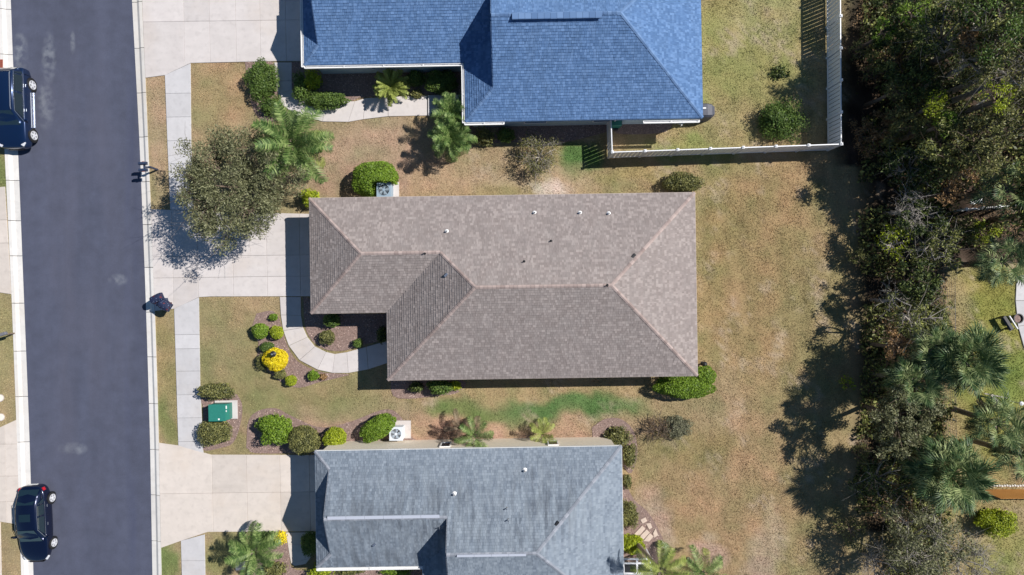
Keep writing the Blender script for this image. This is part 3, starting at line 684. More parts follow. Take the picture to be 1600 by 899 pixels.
def shrub(px, py, rx, ry, h, kind, label, leaf=.05, dens=1.0, tight=.08, lump=.12, cat='shrub', group=None, name='shrub', rz=0, hole=None):
    NS[0] += 1; r = np.random.default_rng(100+NS[0]); c = G(px, py, h*.6); k = (CAMH-h*.6)/CAMH/S; rx *= k; ry *= k
    root = thing(name, label, cat, (c.x, c.y, 0), rz, group)
    area = math.pi*rx*ry*2.2; n = int(min(14000, dens*area/(leaf*leaf*1.1)*1.25))+60
    fm = foliage('foliage', rx, ry, h, n, leaf, leaf*.55, None, r, tight=tight, lump=lump)
    if hole:
        a_ = G(hole[0], hole[1], .9)-c; b_ = G(hole[2], hole[3], .9)-c; bm = bmesh.new(); bm.from_mesh(fm)
        bmesh.ops.delete(bm, geom=[v for v in bm.verts if a_.x < v.co.x < b_.x and b_.y < v.co.y < a_.y], context='VERTS'); bm.to_mesh(fm); bm.free()
    link('foliage', fm, M_[kind], root)
    st = MB()
    for i in range(4):
        a = i*1.6+r.uniform(0, 1); st.tube([(0, 0, 0), (rx*.25*math.cos(a), ry*.25*math.sin(a), h*.35), (rx*.5*math.cos(a), ry*.5*math.sin(a), h*.65)], [.03, .022, .01], 5)
    st.build('stem', M_['bark'], root)
    return root
D2R = math.pi/180
SH = [
 (408, 124, 26, 34, 1.1, 'mid', 'dark green hedge left of the upper walkway, at its driveway end', .05, 1, .12, .2),
 (424, 166, 20, 18, .9, 'mid', 'loose brownish end of the hedge where the upper walkway bends', .05, .8, .2, .3),
 (486, 122, 15, 17, 1.5, 'lime', 'yellow green shrub at the garage corner of the blue roofed house', .06, .8, .2, .25),
 (468, 135, 14, 24, 1.2, 'mid', 'dark shrub in the shade left of the yellow green one', .06, .8, .2, .2),
 (506, 156, 42, 15, .9, 'mid', 'low spreading hedge along the inside of the upper walkway bend', .05, 1, .12, .2),
 (688, 126, 30, 20, 1.2, 'mid', 'dark hedge in the shade right of the cycad', .05, 1, .15, .2),
 (648, 122, 18, 15, .8, 'mid', 'small shaded shrub between the cycad and the dark hedge', .05, .8, .2, .2),
 (650, 147, 12, 8, .5, 'olive', 'small brownish plant beside the walkway end near the cycad', .05, .7, .3, .3),
 (758, 213, 20, 15, .9, 'olive', 'ragged low shrub right of the pygmy palms', .05, .6, .3, .35),
 (790, 210, 18, 14, .8, 'mid', 'dark low shrub against the blue house, second from the pygmy palms', .05, .6, .25, .3),
 (1068, 285, 34, 18, 1.1, 'olive', 'grey green shrub touching the upper right corner of the brown roof', .05, .9, .15, .15),
 (1222, 186, 40, 36, 1.5, 'mid', 'wide green shrub on the lawn inside the white fence', .05, .7, .25, .35),
 (1220, 113, 20, 15, .35, 'dark', 'small dark shrub on the lawn inside the white fence', .05, .22, .4, .4),  # sparse low leaves put in place of a treetop's shadow
 (585, 280, 38, 32, 1.9, 'bright', 'big round clipped shrub curving around the dark air conditioner', .05, 1.3, .04, .06),
 (483, 309, 18, 16, 1.1, 'lime', 'lime green shrub at the upper left corner of the brown roof', .06, .9, .2, .2),
 (494, 228, 16, 10, .7, 'mid', 'small plant right of the feather palm', .06, .5, .3, .3),
 (1071, 604, 50, 20, 1.5, 'bright', 'long clipped hedge at the lower right corner of the brown roof', .05, 1.25, .05, .08),
 (1100, 588, 20, 16, 1.3, 'bright', 'rounded end of the clipped hedge beside the black ball', .05, 1.2, .06, .1),
 (686, 606, 22, 12, 1.1, 'mid', 'leafy green bush halfway out of the shade below the brown roof', .06, 1, .12, .15),
 (711, 603, 12, 8, .7, 'lime', 'yellowish small plant right of the leafy green bush below the brown roof', .05, .8, .2, .2),
 (650, 606, 14, 10, .8, 'dark', 'dark shaded plant with red leaf tips below the brown roof', .05, .7, .25, .2),
 (518, 500, 14, 12, 1.0, 'mid', 'shrub half in the shade at the edge of the inner front bed', .055, 1, .12, .15),
 (510, 528, 13, 12, .8, 'olive', 'round shrub in the middle of the inner front bed', .045, 1.1, .1, .12),
 (559, 537, 9, 8, .6, 'mid', 'small shrub on the inner bed where the walkway enters the shade', .045, .9, .15, .2),
 (597, 524, 9, 14, .9, 'dark', 'dark shrub by the front door in deep shade', .05, .8, .15, .2),
 (406, 517, 13, 13, .9, 'bright', 'round green shrub, uppermost large one of the outer front bed', .04, 1.2, .06, .06),
 (431, 520, 11, 11, .8, 'lime', 'round yellow green shrub touching the walkway, uppermost on the outer bed', .04, 1.2, .06, .06),
 (427, 496, 7, 6, .4, 'bright', 'tiny shrub at the top tip of the outer front bed', .04, 1, .12, .1),
 (417, 543, 12, 9, .7, 'mid', 'dull green shrub tucked behind the bright yellow one', .04, 1, .1, .1),
 (429, 562, 20, 18, 1.2, 'yellow', 'large round bright yellow shrub around the black garden lamp', .045, 1.4, .05, .06),
 (410, 565, 10, 14, .7, 'olive', 'dull low shrub left of the bright yellow one', .04, .9, .15, .15),
 (437, 585, 10, 9, .6, 'olive', 'small olive shrub below the bright yellow one', .04, .9, .12, .12),
 (454, 595, 9, 9, .7, 'lime', 'round yellow green shrub at the lower end of the outer front bed', .04, 1.2, .06, .06),
 (489, 587, 9, 9, .6, 'bright', 'small leafy shrub below the lowest bend of the front walkway', .05, 1, .12, .15),
 (504, 589, 7, 6, .35, 'rust', 'tiny brown shrub right of the small leafy one below the walkway', .04, .5, .3, .3),
 (336, 613, 29, 15, 1.0, 'olive', 'wide olive hedge above the green utility box', .05, 1, .12, .18),
 (333, 677, 29, 23, 1.1, 'olive', 'wide olive hedge below the green utility box', .05, 1, .12, .18),
 (427, 673, 29, 26, 1.5, 'bright', 'large bright green shrub at the left end of the bed by the grey roof', .055, 1.1, .1, .2),
 (474, 690, 26, 24, 1.5, 'olive', 'round olive shrub, second from the left by the grey roof', .045, 1.2, .07, .08),
 (522, 685, 19, 17, 1.3, 'lime', 'round yellow green shrub, third from the left by the grey roof', .045, 1.2, .06, .08),
 (590, 669, 33, 18, 1.3, 'bright', 'slanting clipped hedge left of the white air conditioner', .045, 1.2, .06, .1, .55),
 (965, 685, 26, 20, 1.0, 'olive', 'brownish loose shrub at the upper right corner of the grey roof', .05, .7, .3, .3),
 (984, 714, 13, 22, .8, 'olive', 'low dull shrub running down beside the grey roof corner', .05, .8, .2, .2),
 (1060, 668, 24, 20, .8, 'grey', 'green half of the twin shrub on the back lawn', .045, .8, .2, .2),
 (980, 753, 8, 12, .5, 'olive', 'small shrub against the right edge of the grey roof, uppermost', .05, .8, .2, .2),
 (983, 806, 17, 24, .9, 'olive', 'leafy shrub between the grey roof and the flagstones', .05, .9, .2, .25),
 (990, 852, 22, 16, 1.0, 'lime', 'bright yellow green bush above the white framed screen', .06, 1, .15, .2),
 (435, 842, 12, 11, 1.0, 'yellow', 'yellow bush at the corner of the lower driveway', .05, .9, .15, .2),
 (414, 840, 16, 9, .9, 'frond', 'blue green bush between the lower palm and the yellow bush', .05, .8, .2, .2),
 (482, 852, 17, 19, 1.4, 'mid', 'dark green shrub in the shade left of the grey roof', .05, 1, .12, .15),
 (426, 893, 24, 16, .9, 'olive', 'ragged bush at the bottom edge below the lower palm', .06, .8, .25, .3),
 (500, 893, 20, 12, .9, 'lime', 'spiky yellow green plant under the lower left corner of the grey roof', .08, .7, .2, .3),
 (545, 894, 26, 7, .5, 'olive', 'low plant row below the grey roof gutter, left stretch', .06, .7, .2, .3),
 (618, 894, 28, 7, .6, 'bright', 'low plant row below the grey roof gutter, right stretch', .06, .8, .2, .3),
 (1562, 818, 34, 22, 1.5, 'lime', 'bright lime green bush on the far right lawn', .055, 1, .14, .2),
 (1470, 500, 22, 30, 1.3, 'woods', 'green bush against the wire fence at the wood edge', .06, .8, .25, .3),
]
for row in SH:
    row = list(row); rz = 0
    if len(row) == 12: rz = row.pop()
    px, py, rx, ry, h, kind, lab, lf, dn, ti, lu = row; lu = lu*1.5+.03; ti = ti*1.35+.02; dn *= 1.1
    shrub(px, py, rx, ry, h, kind, lab, lf, dn, ti, lu, rz=rz, hole=(586, 287, 622, 330) if 'dark air conditioner' in lab else None, group='shrubs and hedges of the gardens', name='hedge' if 'hedge' in lab.split(' ')[:5] else 'shrub', cat='hedge' if 'hedge' in lab.split(' ')[:5] else 'shrub')

# trees: trunk and limbs with leaf clusters at the twig ends
def tree(px, py, zc, R, H, label, kind, leaves=9000, leaf=.09, tips=60, bark='bark', name='tree', flat=.75, spread=.5, base=None, twigs=0, seed=None, low=.3, group=None, cat='tree', up_=.35, lw=.5, ir=.3):
    "crown centre seen at (px,py) when at height zc; R crown radius, H total height"
    NS[0] += 1; r = np.random.default_rng(seed or 500+NS[0]); c = G(px, py, zc)
    root = thing(name, label, cat, (c.x, c.y, 0), 0, group); tr = MB(); lean = Vector((r.uniform(-.3, .3), r.uniform(-.3, .3), 0)); rt = .05+.03*H*.5
    fork = Vector((lean.x*.6, lean.y*.6, max(.5, zc-R*flat*.75)))
    tr.tube([(0, 0, -.1), tuple(Vector((0, 0, 0)).lerp(fork, .5)+Vector((.06, -.05, 0))), tuple(fork)], [rt*1.3, rt, rt*.85], 7)
    nl = 6; limbs = []
    for i in range(nl):
        a = 2*math.pi*i/nl+r.uniform(-.4, .4); e = Vector((math.cos(a)*R*.6, math.sin(a)*R*.6, zc+R*flat*r.uniform(-.1, .45)))
        mid = fork.lerp(e, .5)+Vector((0, 0, -R*.08+r.uniform(-.1, .1))); limbs.append((fork, mid, e)); tr.tube([fork, mid, e], [rt*.6, rt*.4, rt*.15], 5)
    P = []
    for i in range(tips):
        d = Vector(r.normal(size=3)); d.normalize(); q = r.uniform(.35, 1)**.5
        th0 = math.atan2(d.y, d.x); wob = .82+ir*.5*(math.sin(3*th0+NS[0])+.7*math.sin(5*th0+NS[0]*2.3))*.6+r.uniform(-.05, .3)
        p = Vector((d.x*R*q*wob, d.y*R*q*wob, zc+d.z*R*flat*q*.9)); P.append(p)
        l = min(limbs, key=lambda l: (l[2]-p).length); s = l[1].lerp(l[2], r.uniform(.1, .95)); m = s.lerp(p, .5)+Vector((r.uniform(-.1, .1), r.uniform(-.1, .1), .05*R))
        tr.tube([s, m, p], [rt*.16+.008, rt*.1+.006, .006], 4, False)
        for t in range(twigs):
            dd = Vector(r.normal(size=3))*R*.16; tr.tube([p.lerp(m, r.uniform(0, .8)), p+dd, p+dd*1.9+Vector((0, 0, .05))], [.011, .008, .004], 3, False)
    tr.build('trunk', M_[bark], root, smooth=True)
    if leaves:
        P = np.array([tuple(p) for p in P]); idx = r.integers(0, len(P), leaves); sg = R*spread*.42
        off = r.normal(size=(leaves, 3))*sg*np.array((1, 1, .55)); off *= np.minimum(1, 2.1*sg/(np.linalg.norm(off, axis=1)+1e-6))[:, None]
        Q = P[idx]+off; Q[:, 2] = np.maximum(Q[:, 2], low); v, f = leafquads(Q, leaf, leaf*lw, r, up=up_)
        link('crown', npmesh('crown', v, f), M_[kind], root)
    return root
tree(367, 288, 3.7, 3.65, 5.8, 'large round grey green oak whose shade falls over the driveway and kerb', 'oak', 27000, .085, 135, flat=.5, spread=.18, lw=.28, ir=.45, seed=11, twigs=1, up_=.9)
W_ = [ # px py zc R H label kind leaves leaf tips bark
 (1408, 30, 2.7, 1.8, 4.0, 'dark green tree right of the white fence, topmost', 'dark', 5000, .11, 40, 'bark'),
 (1415, 88, 2.7, 1.7, 3.9, 'dark leafy tree with bright top sprigs near the top of the wood', 'woods', 4200, .11, 36, 'bark'),
 (1492, 50, 5.2, 2.2, 6.0, 'tangled dark tree with thin grey twigs at the top of the photo', 'dark', 3600, .1, 50, 'palebark'),
 (1440, 135, 3.2, 1.9, 4.5, 'dark tree in the middle of the upper wood', 'dark', 4200, .1, 40, 'bark'),
 (1545, 25, 7.0, 2.2, 7.0, 'olive tree with grey twigs left of the top right corner', 'woods', 5000, .1, 50, 'palebark'),
 (1585, 30, 7.4, 2.8, 7.5, 'sunlit green tree in the top right corner', 'mid', 7500, .1, 60, 'bark'),
 (1590, 95, 7.0, 2.2, 6.5, 'sparse grey twigged tree at the right edge below the corner tree', 'olive', 2600, .09, 60, 'palebark'),
 (1535, 90, 6.2, 1.9, 6.0, 'olive green tree with bare grey limbs above the long pale branch', 'olive', 2600, .09, 44, 'palebark'),
 (1432, 195, 3.0, 1.7, 4.2, 'olive leafy tree left of the long pale branch', 'olive', 4200, .09, 44, 'bark'),
 (1482, 222, 4.8, 1.9, 5.5, 'dark green tree above the broad bare petioled palm', 'woods', 4200, .1, 40, 'bark'),
 (1430, 262, 2.8, 1.7, 4.2, 'shadowy tree with grey twigs beside the fence corner', 'dark', 4200, .1, 40, 'palebark'),
 (1538, 212, 5.6, 2.0, 5.5, 'wide olive tree right of the long pale branch', 'olive', 4600, .09, 48, 'bark'),
 (1594, 175, 6.4, 1.9, 5.5, 'yellowish olive tree at the right edge below the twigged tree', 'olive', 3800, .09, 44, 'palebark'),
 (1375, 205, 1.2, 1.3, 2.0, 'low brown leaved tree right of the fence', 'rust', 1800, .09, 30, 'bark'),
 (1436, 340, 2.8, 1.5, 3.9, 'dark tree right of the lawn, level with the white gate', 'dark', 3600, .1, 36, 'palebark'),
 (1468, 388, 3.2, 1.5, 4.4, 'grey twigged tree left of the sabal palm above the far lawn', 'woods', 2400, .09, 44, 'palebark'),
 (1440, 440, 3.2, 1.6, 4.4, 'dark shaded tree above the lawn edge, middle of the wood', 'dark', 3400, .1, 36, 'bark'),
 (1438, 500, 3.6, 1.9, 5.0, 'brownish tree between the middle tree and the wire fence', 'woods', 2400, .09, 40, 'palebark'),
 (1410, 655, 4.2, 1.95, 5.4, 'rounded grey green oak between the two large sabal palms', 'oak', 8500, .085, 60, 'bark'),
 (1440, 845, 3.2, 2.5, 4.6, 'broad twiggy grey green tree at the bottom of the wood', 'oak', 6500, .085, 90, 'palebark'),
 (1515, 880, 2.6, 1.7, 3.6, 'leafless greyish brush at the bottom right', 'grey', 900, .07, 90, 'palebark'),
 (1400, 585, 2.6, 1.7, 3.8, 'low dark tree in the shade left of the large sabal palm', 'dark', 2200, .1, 30, 'bark'),
 (1385, 750, 2.4, 1.8, 3.6, 'low tangled tree in the shade below the grey green oak', 'dark', 2000, .1, 36, 'palebark'),
]
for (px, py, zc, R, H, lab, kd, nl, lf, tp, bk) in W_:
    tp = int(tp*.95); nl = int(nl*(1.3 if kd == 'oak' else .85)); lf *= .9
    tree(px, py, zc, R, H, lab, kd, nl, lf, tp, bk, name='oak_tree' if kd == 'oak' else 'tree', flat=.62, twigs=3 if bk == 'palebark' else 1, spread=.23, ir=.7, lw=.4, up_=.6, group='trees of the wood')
tree(1398, 378, 2.4, 1.1, 3.3, 'small moss hung tree with yellow green sprays over the dark wood', 'lime', 900, .07, 26, 'palebark', flat=.5, twigs=3, spread=.35)
tree(1425, 325, 3.0, 1.3, 4.0, 'bare grey branched tree beside the white gate', 'grey', 0, .07, 44, 'palebark', flat=.5, twigs=3)
tree(1575, 120, 5.6, 2.3, 7.2, 'leafless grey tree at the right edge of the upper wood', 'grey', 0, .07, 60, 'palebark', flat=.4, twigs=4)
tree(1395, 470, 2.4, 1.2, 3.2, 'pale leafless dead tree low in the shade of the wood', 'grey', 0, .07, 30, 'palebark', flat=.4, twigs=3)
tree(1375, 885, 2.0, 1.6, 2.8, 'thicket of bare purple grey stems at the bottom edge', 'grey', 0, .07, 60, 'palebark', flat=.5, twigs=3)
# trees off the right edge that shade the wood
for i, (px, py, zc, R) in enumerate(((1660, 60, 6, 3), (1670, 200, 6, 3), (1650, 330, 5, 2.2))):
    tree(px, py, zc, R, zc+2, ['tall tree just past the right edge, topmost', 'tall tree just past the right edge, second down', 'tree just past the right edge beside the palms'][i], 'woods', 3500, .14, 40, flat=.6)
tree(842, 242, .9, 1.35, 1.8, 'large sparse greyish shrub on the grass below the blue house', 'olive', 2400, .05, 70, 'palebark', flat=.5, twigs=3, spread=.35, name='shrub', cat='shrub', low=.05)
tree(1028, 672, .6, .95, 1.3, 'brown leafless half of the twin shrub on the back lawn', 'rust', 260, .04, 60, 'bark', flat=.5, twigs=4, spread=.35, name='shrub', cat='shrub', low=.05)
for (px, py, zc, R, kd, nl, lab) in (
 (1366, 113, 1.0, .75, 'rust', 420, 'low rust orange sapling in the shade right of the white fence'),
 (1392, 92, 2.0, .7, 'rust', 420, 'small rust brown sapling above the orange one by the white fence'),
 (1348, 78, .9, .8, 'olive', 420, 'low olive sapling close to the white fence, uppermost'),
 (1350, 212, .8, 1.0, 'rust', 600, 'low reddish brown brush near the corner of the white fence'),
 (1428, 22, 4.4, .8, 'bright', 700, 'fresh green spray on top of the dark upper wood'),
 (1385, 45, 3.4, .7, 'bright', 500, 'small bright green sapling top in the dark upper wood'),
 (1400, 140, 3.4, .7, 'olive', 500, 'small olive sapling left of the middle upper wood'),
 (1516, 64, 6.6, .8, 'rust', 500, 'tan leafed crown top in the upper wood'),
 (1462, 165, 5.0, .9, 'lime', 600, 'yellow green crown top left of the long pale branch'),
 (1478, 190, 5.2, .7, 'bright', 500, 'bright green crown top at the foot of the long pale branch'),
 (1560, 150, 7.0, .9, 'lime', 700, 'yellowish crown top right of the long pale branch'),
 (1505, 268, 4.6, .8, 'rust', 600, 'tan brown sapling above the pale stalked palm'),
 (1488, 298, 3.4, .9, 'rust', 600, 'reddish brown brush above the white gate'),
 (1500, 355, .9, 1.0, 'olive', 700, 'low olive brush below the white gate'),
 (1540, 362, .9, .9, 'lime', 500, 'yellow green brush below the white gate, right'),
 (1345, 402, 1.0, .7, 'olive', 380, 'low olive sapling at the lawn edge in the shade'),
 (1392, 505, 1.4, .8, 'rust', 500, 'brown brush at the lawn edge in the middle of the wood'),
 (1408, 545, 3.6, .9, 'rust', 600, 'dry brown sapling left of the large silvery palm'),
 (1322, 598, .7, .5, 'lime', 160, 'tiny yellow green sapling standing in the deep shade on the lawn'),
 (1345, 712, 1.0, .8, 'olive', 420, 'low olive sapling in the shade below the grey green oak'),
 (1410, 775, 2.6, .9, 'rust', 600, 'brown leafed brush left of the large palm by the wooden fence'),
 (1335, 830, .8, 1.0, 'olive', 600, 'low olive brush at the bottom left of the wood'),
 (1500, 705, 2.0, .7, 'lime', 400, 'small yellow sapling between the two large palms by the wooden fence')):
    tree(px, py, zc, R, zc+R, lab, kd, nl, .07, 16, 'bark', name='sapling', cat='sapling', flat=.6, twigs=1, spread=.4, ir=.6, lw=.45, up_=.7, group='saplings of the wood')
b = MB(); pts = [G(1493, 195, 2.2), G(1507, 180, 2.6), G(1520, 168, 2.9), G(1534, 160, 3.1), G(1548, 146, 3.3)]
b.tube(pts, [.03, .05, .055, .06, .07], 6); b.tube([pts[1], G(1499, 186, 2.9), G(1490, 187, 3.0)], [.03, .02, .01], 5); b.tube([pts[3], G(1545, 165, 3.4), G(1556, 160, 3.6)], [.03, .02, .01], 5)
tag(b.build('dead_branch', mat('bleached_wood', (.5, .48, .45), .8), smooth=True), 'long curved pale dead branch caught in the upper wood', 'branch')

# palms
def frond_feather(name, L, n, ll, droop, wid=.035, r=None):
    "feather frond along +x; leaflets droop"
    r = r or np.random.default_rng(3); m = MB(); rach = []
    for i in range(9):
        t = i/8; rach.append(Vector((L*(math.sin(t*1.25)/math.sin(1.25))*.97, 0, -droop*t*t*L)))
    vs = []; fs = []
    m.tube(rach, [.03*(1-.85*i/8) for i in range(9)], 4)
    for i in range(n):
        t = .12+.88*i/(n-1); q = t*8; k = min(int(q), 7); p = rach[k].lerp(rach[k+1], q-k); d = (rach[k+1]-rach[k]).normalized()
        l = ll*math.sin(math.pi*(.12+.82*t))**.6*r.uniform(.85, 1.1)
        for sgn in (-1, 1):
            a = (d*r.uniform(.45, .75)+Vector((0, sgn, 0))*1.0+Vector((0, 0, r.uniform(.0, .35)))).normalized(); e1 = p+a*l*.55; e2 = p+a*l+Vector((0, 0, -l*r.uniform(.35, .7))); s_ = d*wid*.5
            n0 = len(m.v); m.v += [tuple(x) for x in (p-s_, p+s_, e1+s_*1.2, e1-s_*1.2, e2)]; m.f += [(n0, n0+1, n0+2, n0+3), (n0+3, n0+2, n0+4)]
    return m.mesh(name)
def frond_fan(name, pet, fan, n, r, droop=.5):
    "costapalmate leaf of a sabal palm along +x"
    m = MB(); rach = [Vector((0, 0, 0)), Vector((pet*.5, 0, .03)), Vector((pet, 0, 0)), Vector((pet+fan*.35, 0, -.1*droop)), Vector((pet+fan*.6, 0, -.3*droop))]
    m.tube(rach, [.035, .028, .022, .015, .008], 4)
    for i in range(n):
        u = -1+2*i/(n-1); ang = u*2.05; base = rach[2].lerp(rach[4], max(0, 1-abs(u)*1.25)); l = fan*(.78+.22*math.cos(ang))*r.uniform(.85, 1.08)
        if abs(u) < .5: l *= .72
        a = Vector((math.cos(ang), math.sin(ang), .10*(1 if i % 2 else -1)+.12)); s_ = Vector((-a.y, a.x, 0)); s_.normalize(); w0 = .03
        mid = base+a*l*.55; tip = base+a*l+Vector((0, 0, -l*droop*r.uniform(.5, 1.2)))
        n0 = len(m.v); m.v += [tuple(x) for x in (base-s_*w0*.5, base+s_*w0*.5, mid+s_*w0, mid-s_*w0, tip)]; m.f += [(n0, n0+1, n0+2, n0+3), (n0+3, n0+2, n0+4)]
    return m.mesh(name)
rf = np.random.default_rng(5)
FEA = [frond_feather('frond', 2.6, 50, .66, d_, .036, rf) for d_ in (.22, .38, .5)]
PYG = [frond_feather('frond', 1.3, 30, .36, d_, .026, rf) for d_ in (.25, .45)]
CYC = [frond_feather('frond', 1.15, 34, .22, d_, .022, rf) for d_ in (.15, .3)]
FAN = [frond_fan('frond', 1.15, 1.15, 38, rf, d_) for d_ in (.35, .6, .9)]
def palm(px, py, zc, label, kind, protos, m, nf, sc_=1.0, e0=60, e1=-35, group=None, base=None, name='palm_tree', rt=.16, seed=0, az=None):
    NS[0] += 1; r = random.Random(seed+NS[0]); c = G(px, py, zc); bp = G(*base) if base else c+Vector((r.uniform(-.2, .2), r.uniform(-.2, .2), 0)); bp.z = 0
    root = thing(name, label, 'palm tree' if name == 'palm_tree' else 'cycad', tuple(bp), 0, group); top = Vector((c.x-bp.x, c.y-bp.y, zc)); t = MB(); n = 12; pts = []; rd = []
    for i in range(n+1):
        f = i/n; pts.append(Vector((top.x*f**1.2, top.y*f**1.2, -.1+(zc+.1)*f))); rd.append(rt*(1.1-.25*f+.05*(i % 2)))
    t.tube(pts, rd, 8); 
    t.build('trunk', M_['palmbark'], root, smooth=True)
    # boot remains under the crown
    bo = MB()
    for i in range(14):
        a = i*2.4; bo.tube([top+Vector((0, 0, -.35+.02*i)), top+Vector((math.cos(a)*rt*2.2, math.sin(a)*rt*2.2, -.1+.02*i))], [rt*.35, rt*.2], 4)
    bo.build('leaf_bases', M_['palmbark'], root)
    for i in range(nf):
        f = i/max(1, nf-1); a = i*2.39996+r.uniform(-.25, .25) if az is None else az[i % len(az)]*D2R+r.uniform(-.12, .12); el = (e0+(e1-e0)*f+r.uniform(-8, 8))*D2R
        me = protos[min(len(protos)-1, int(f*len(protos)))]; s = sc_*r.uniform(.88, 1.1)
        mm = m if isinstance(m, str) else m[0 if f < .86 else 1]; me2 = MCACHE.get((me.name, mm))
        if me2 is None: me2 = me.copy(); me2.materials.clear(); me2.materials.append(M_[mm]); MCACHE[(me.name, mm)] = me2
        link('frond', me2, None, root, tuple(top), (r.uniform(-.3, .3), -el, a), (s, s, s))
    return root
MCACHE = {}
palm(458, 225, 3.4, 'feather palm with drooping fronds beside the oak, below the upper walkway', 'feather', FEA, ('frond', 'yfrond'), 30, .95, 62, -25)
palm(398, 862, 1.7, 'small feather palm on the lower left lawn beside the yellow bush', 'feather', FEA, 'frond', 22, .62, 55, -15, rt=.12)
palm(704, 178, 1.9, 'pygmy palm at the corner of the blue roof, upper of the pair', 'p', PYG, 'frond', 34, 1.0, 70, -35, rt=.07)
palm(704, 215, 1.9, 'pygmy palm at the corner of the blue roof, lower of the pair', 'p', PYG, ('frond', 'yfrond'), 38, 1.1, 70, -35, rt=.07)
palm(611, 136, .7, 'round cycad in the bed beside the upper walkway', 'c', CYC, 'yfrond', 44, 1.02, 60, 5, name='cycad', rt=.14)
palm(742, 682, 1.9, 'small feather palm with dry brown fronds by the cream wall', 'p', FEA, ('frond', 'deadfrond'), 12, .50, 50, -10, rt=.09)
palm(718, 668, 1.2, 'dead brown palm beside the small green one by the cream wall', 'p', FEA, 'deadfrond', 9, .40, 60, 0, rt=.09)
palm(848, 678, .9, 'tiny palm tuft by the cream wall', 'p', PYG, 'yfrond', 12, .75, 60, 10, rt=.06)
palm(1034, 893, 4.6, 'leaning feather palm over the white framed screen', 'f', FEA, ('yfrond', 'frond'), 13, .62, 35, -25, base=(992, 845), rt=.13)
palm(1098, 897, 2.6, 'feather palm at the bottom edge right of the leaning palm', 'f', FEA, ('frond', 'yfrond'), 12, .6, 40, -15, rt=.12)
for (px, py, zc, sc_, nf, lab) in (
    (1578, 294, 4.4, .95, 17, 'broad sabal palm with long pale stalks near the white gate'),
    (1568, 408, 4.0, .85, 26, 'sabal palm above the far right lawn beside the concrete path'),
    (1458, 548, 4.2, .8, 24, 'thin sabal palm over the wire fence, left neighbour of the silvery one'),
    (1506, 562, 4.6, 1.02, 64, 'large silvery sabal palm over the far lawn, fuller of the pair'),
    (1484, 742, 4.7, 1.1, 64, 'large sabal palm left of the orange wooden fence'),
    (1560, 662, 4.0, .85, 28, 'dark sabal palm standing above the orange wooden fence'),
    (1598, 712, 4.2, .8, 26, 'sabal palm at the right edge above the wooden fence'),
    (1428, 600, 4.2, .8, 34, 'small shaded sabal palm left of the large silvery one')):
    palm(px, py, zc, lab, 's', FAN, ('sabal', 'deadfrond'), nf, sc_*.88, 62, -50, rt=.17, group='sabal palms of the wood')
# undergrowth of the wood and leaf litter: nobody could count it
def scatter_in(n, x0, x1, y0, y1): return rng.uniform(x0, x1, n), rng.uniform(y0, y1, n)
px, py = scatter_in(60000, 1322, 1640, -60, 960); cl = fbm(px*.02, py*.02, 41)
keep = (cl > .42) & ~((px > 1478) & (py > 415)) & ~((px > 1480) & (py > 300) & (py < 345) & (px < 1590)); keep &= (px > 1318+50*fbm(px*.01, py*.01, 5)); keep &= ~((py > 800) & (px < 1380))
px, py = px[keep], py[keep]; zz = (fbm(px*.03, py*.03, 60)**2)*3.0*rng.uniform(.1, 1, len(px))+.05
P = np.stack([(px-800)/S, (449.5-py)/S, zz], 1); v, f = leafquads(P, .12, .06, rng, up=.5)
o = link('undergrowth', npmesh('undergrowth', v, f), M_['woods'], kind='stuff'); tag(o, 'dark tangled undergrowth covering the floor of the wood', 'undergrowth')
px, py = scatter_in(60000, 1300, 1640, -60, 960); keep = ~((px > 1478) & (py > 415)) & (px > 1318+50*fbm(px*.02, py*.02, 5)) & ~((py > 830) & (px < 1370)) ; keep &= (fbm(px*.02, py*.02, 77) > .42)
px, py = px[keep], py[keep]; P = np.stack([(px-800)/S, (449.5-py)/S, rng.uniform(.01, .07, len(px))], 1); v, f = leafquads(P, .06, .03, rng, up=1.2)
o = link('leaf_litter', npmesh('leaf_litter', v, f), ramp_mat('litter', (.05, .032, .02), (.34, .22, .12), .9, big=.25), kind='stuff'); tag(o, 'brown leaf litter on the floor of the wood', 'leaf litter')

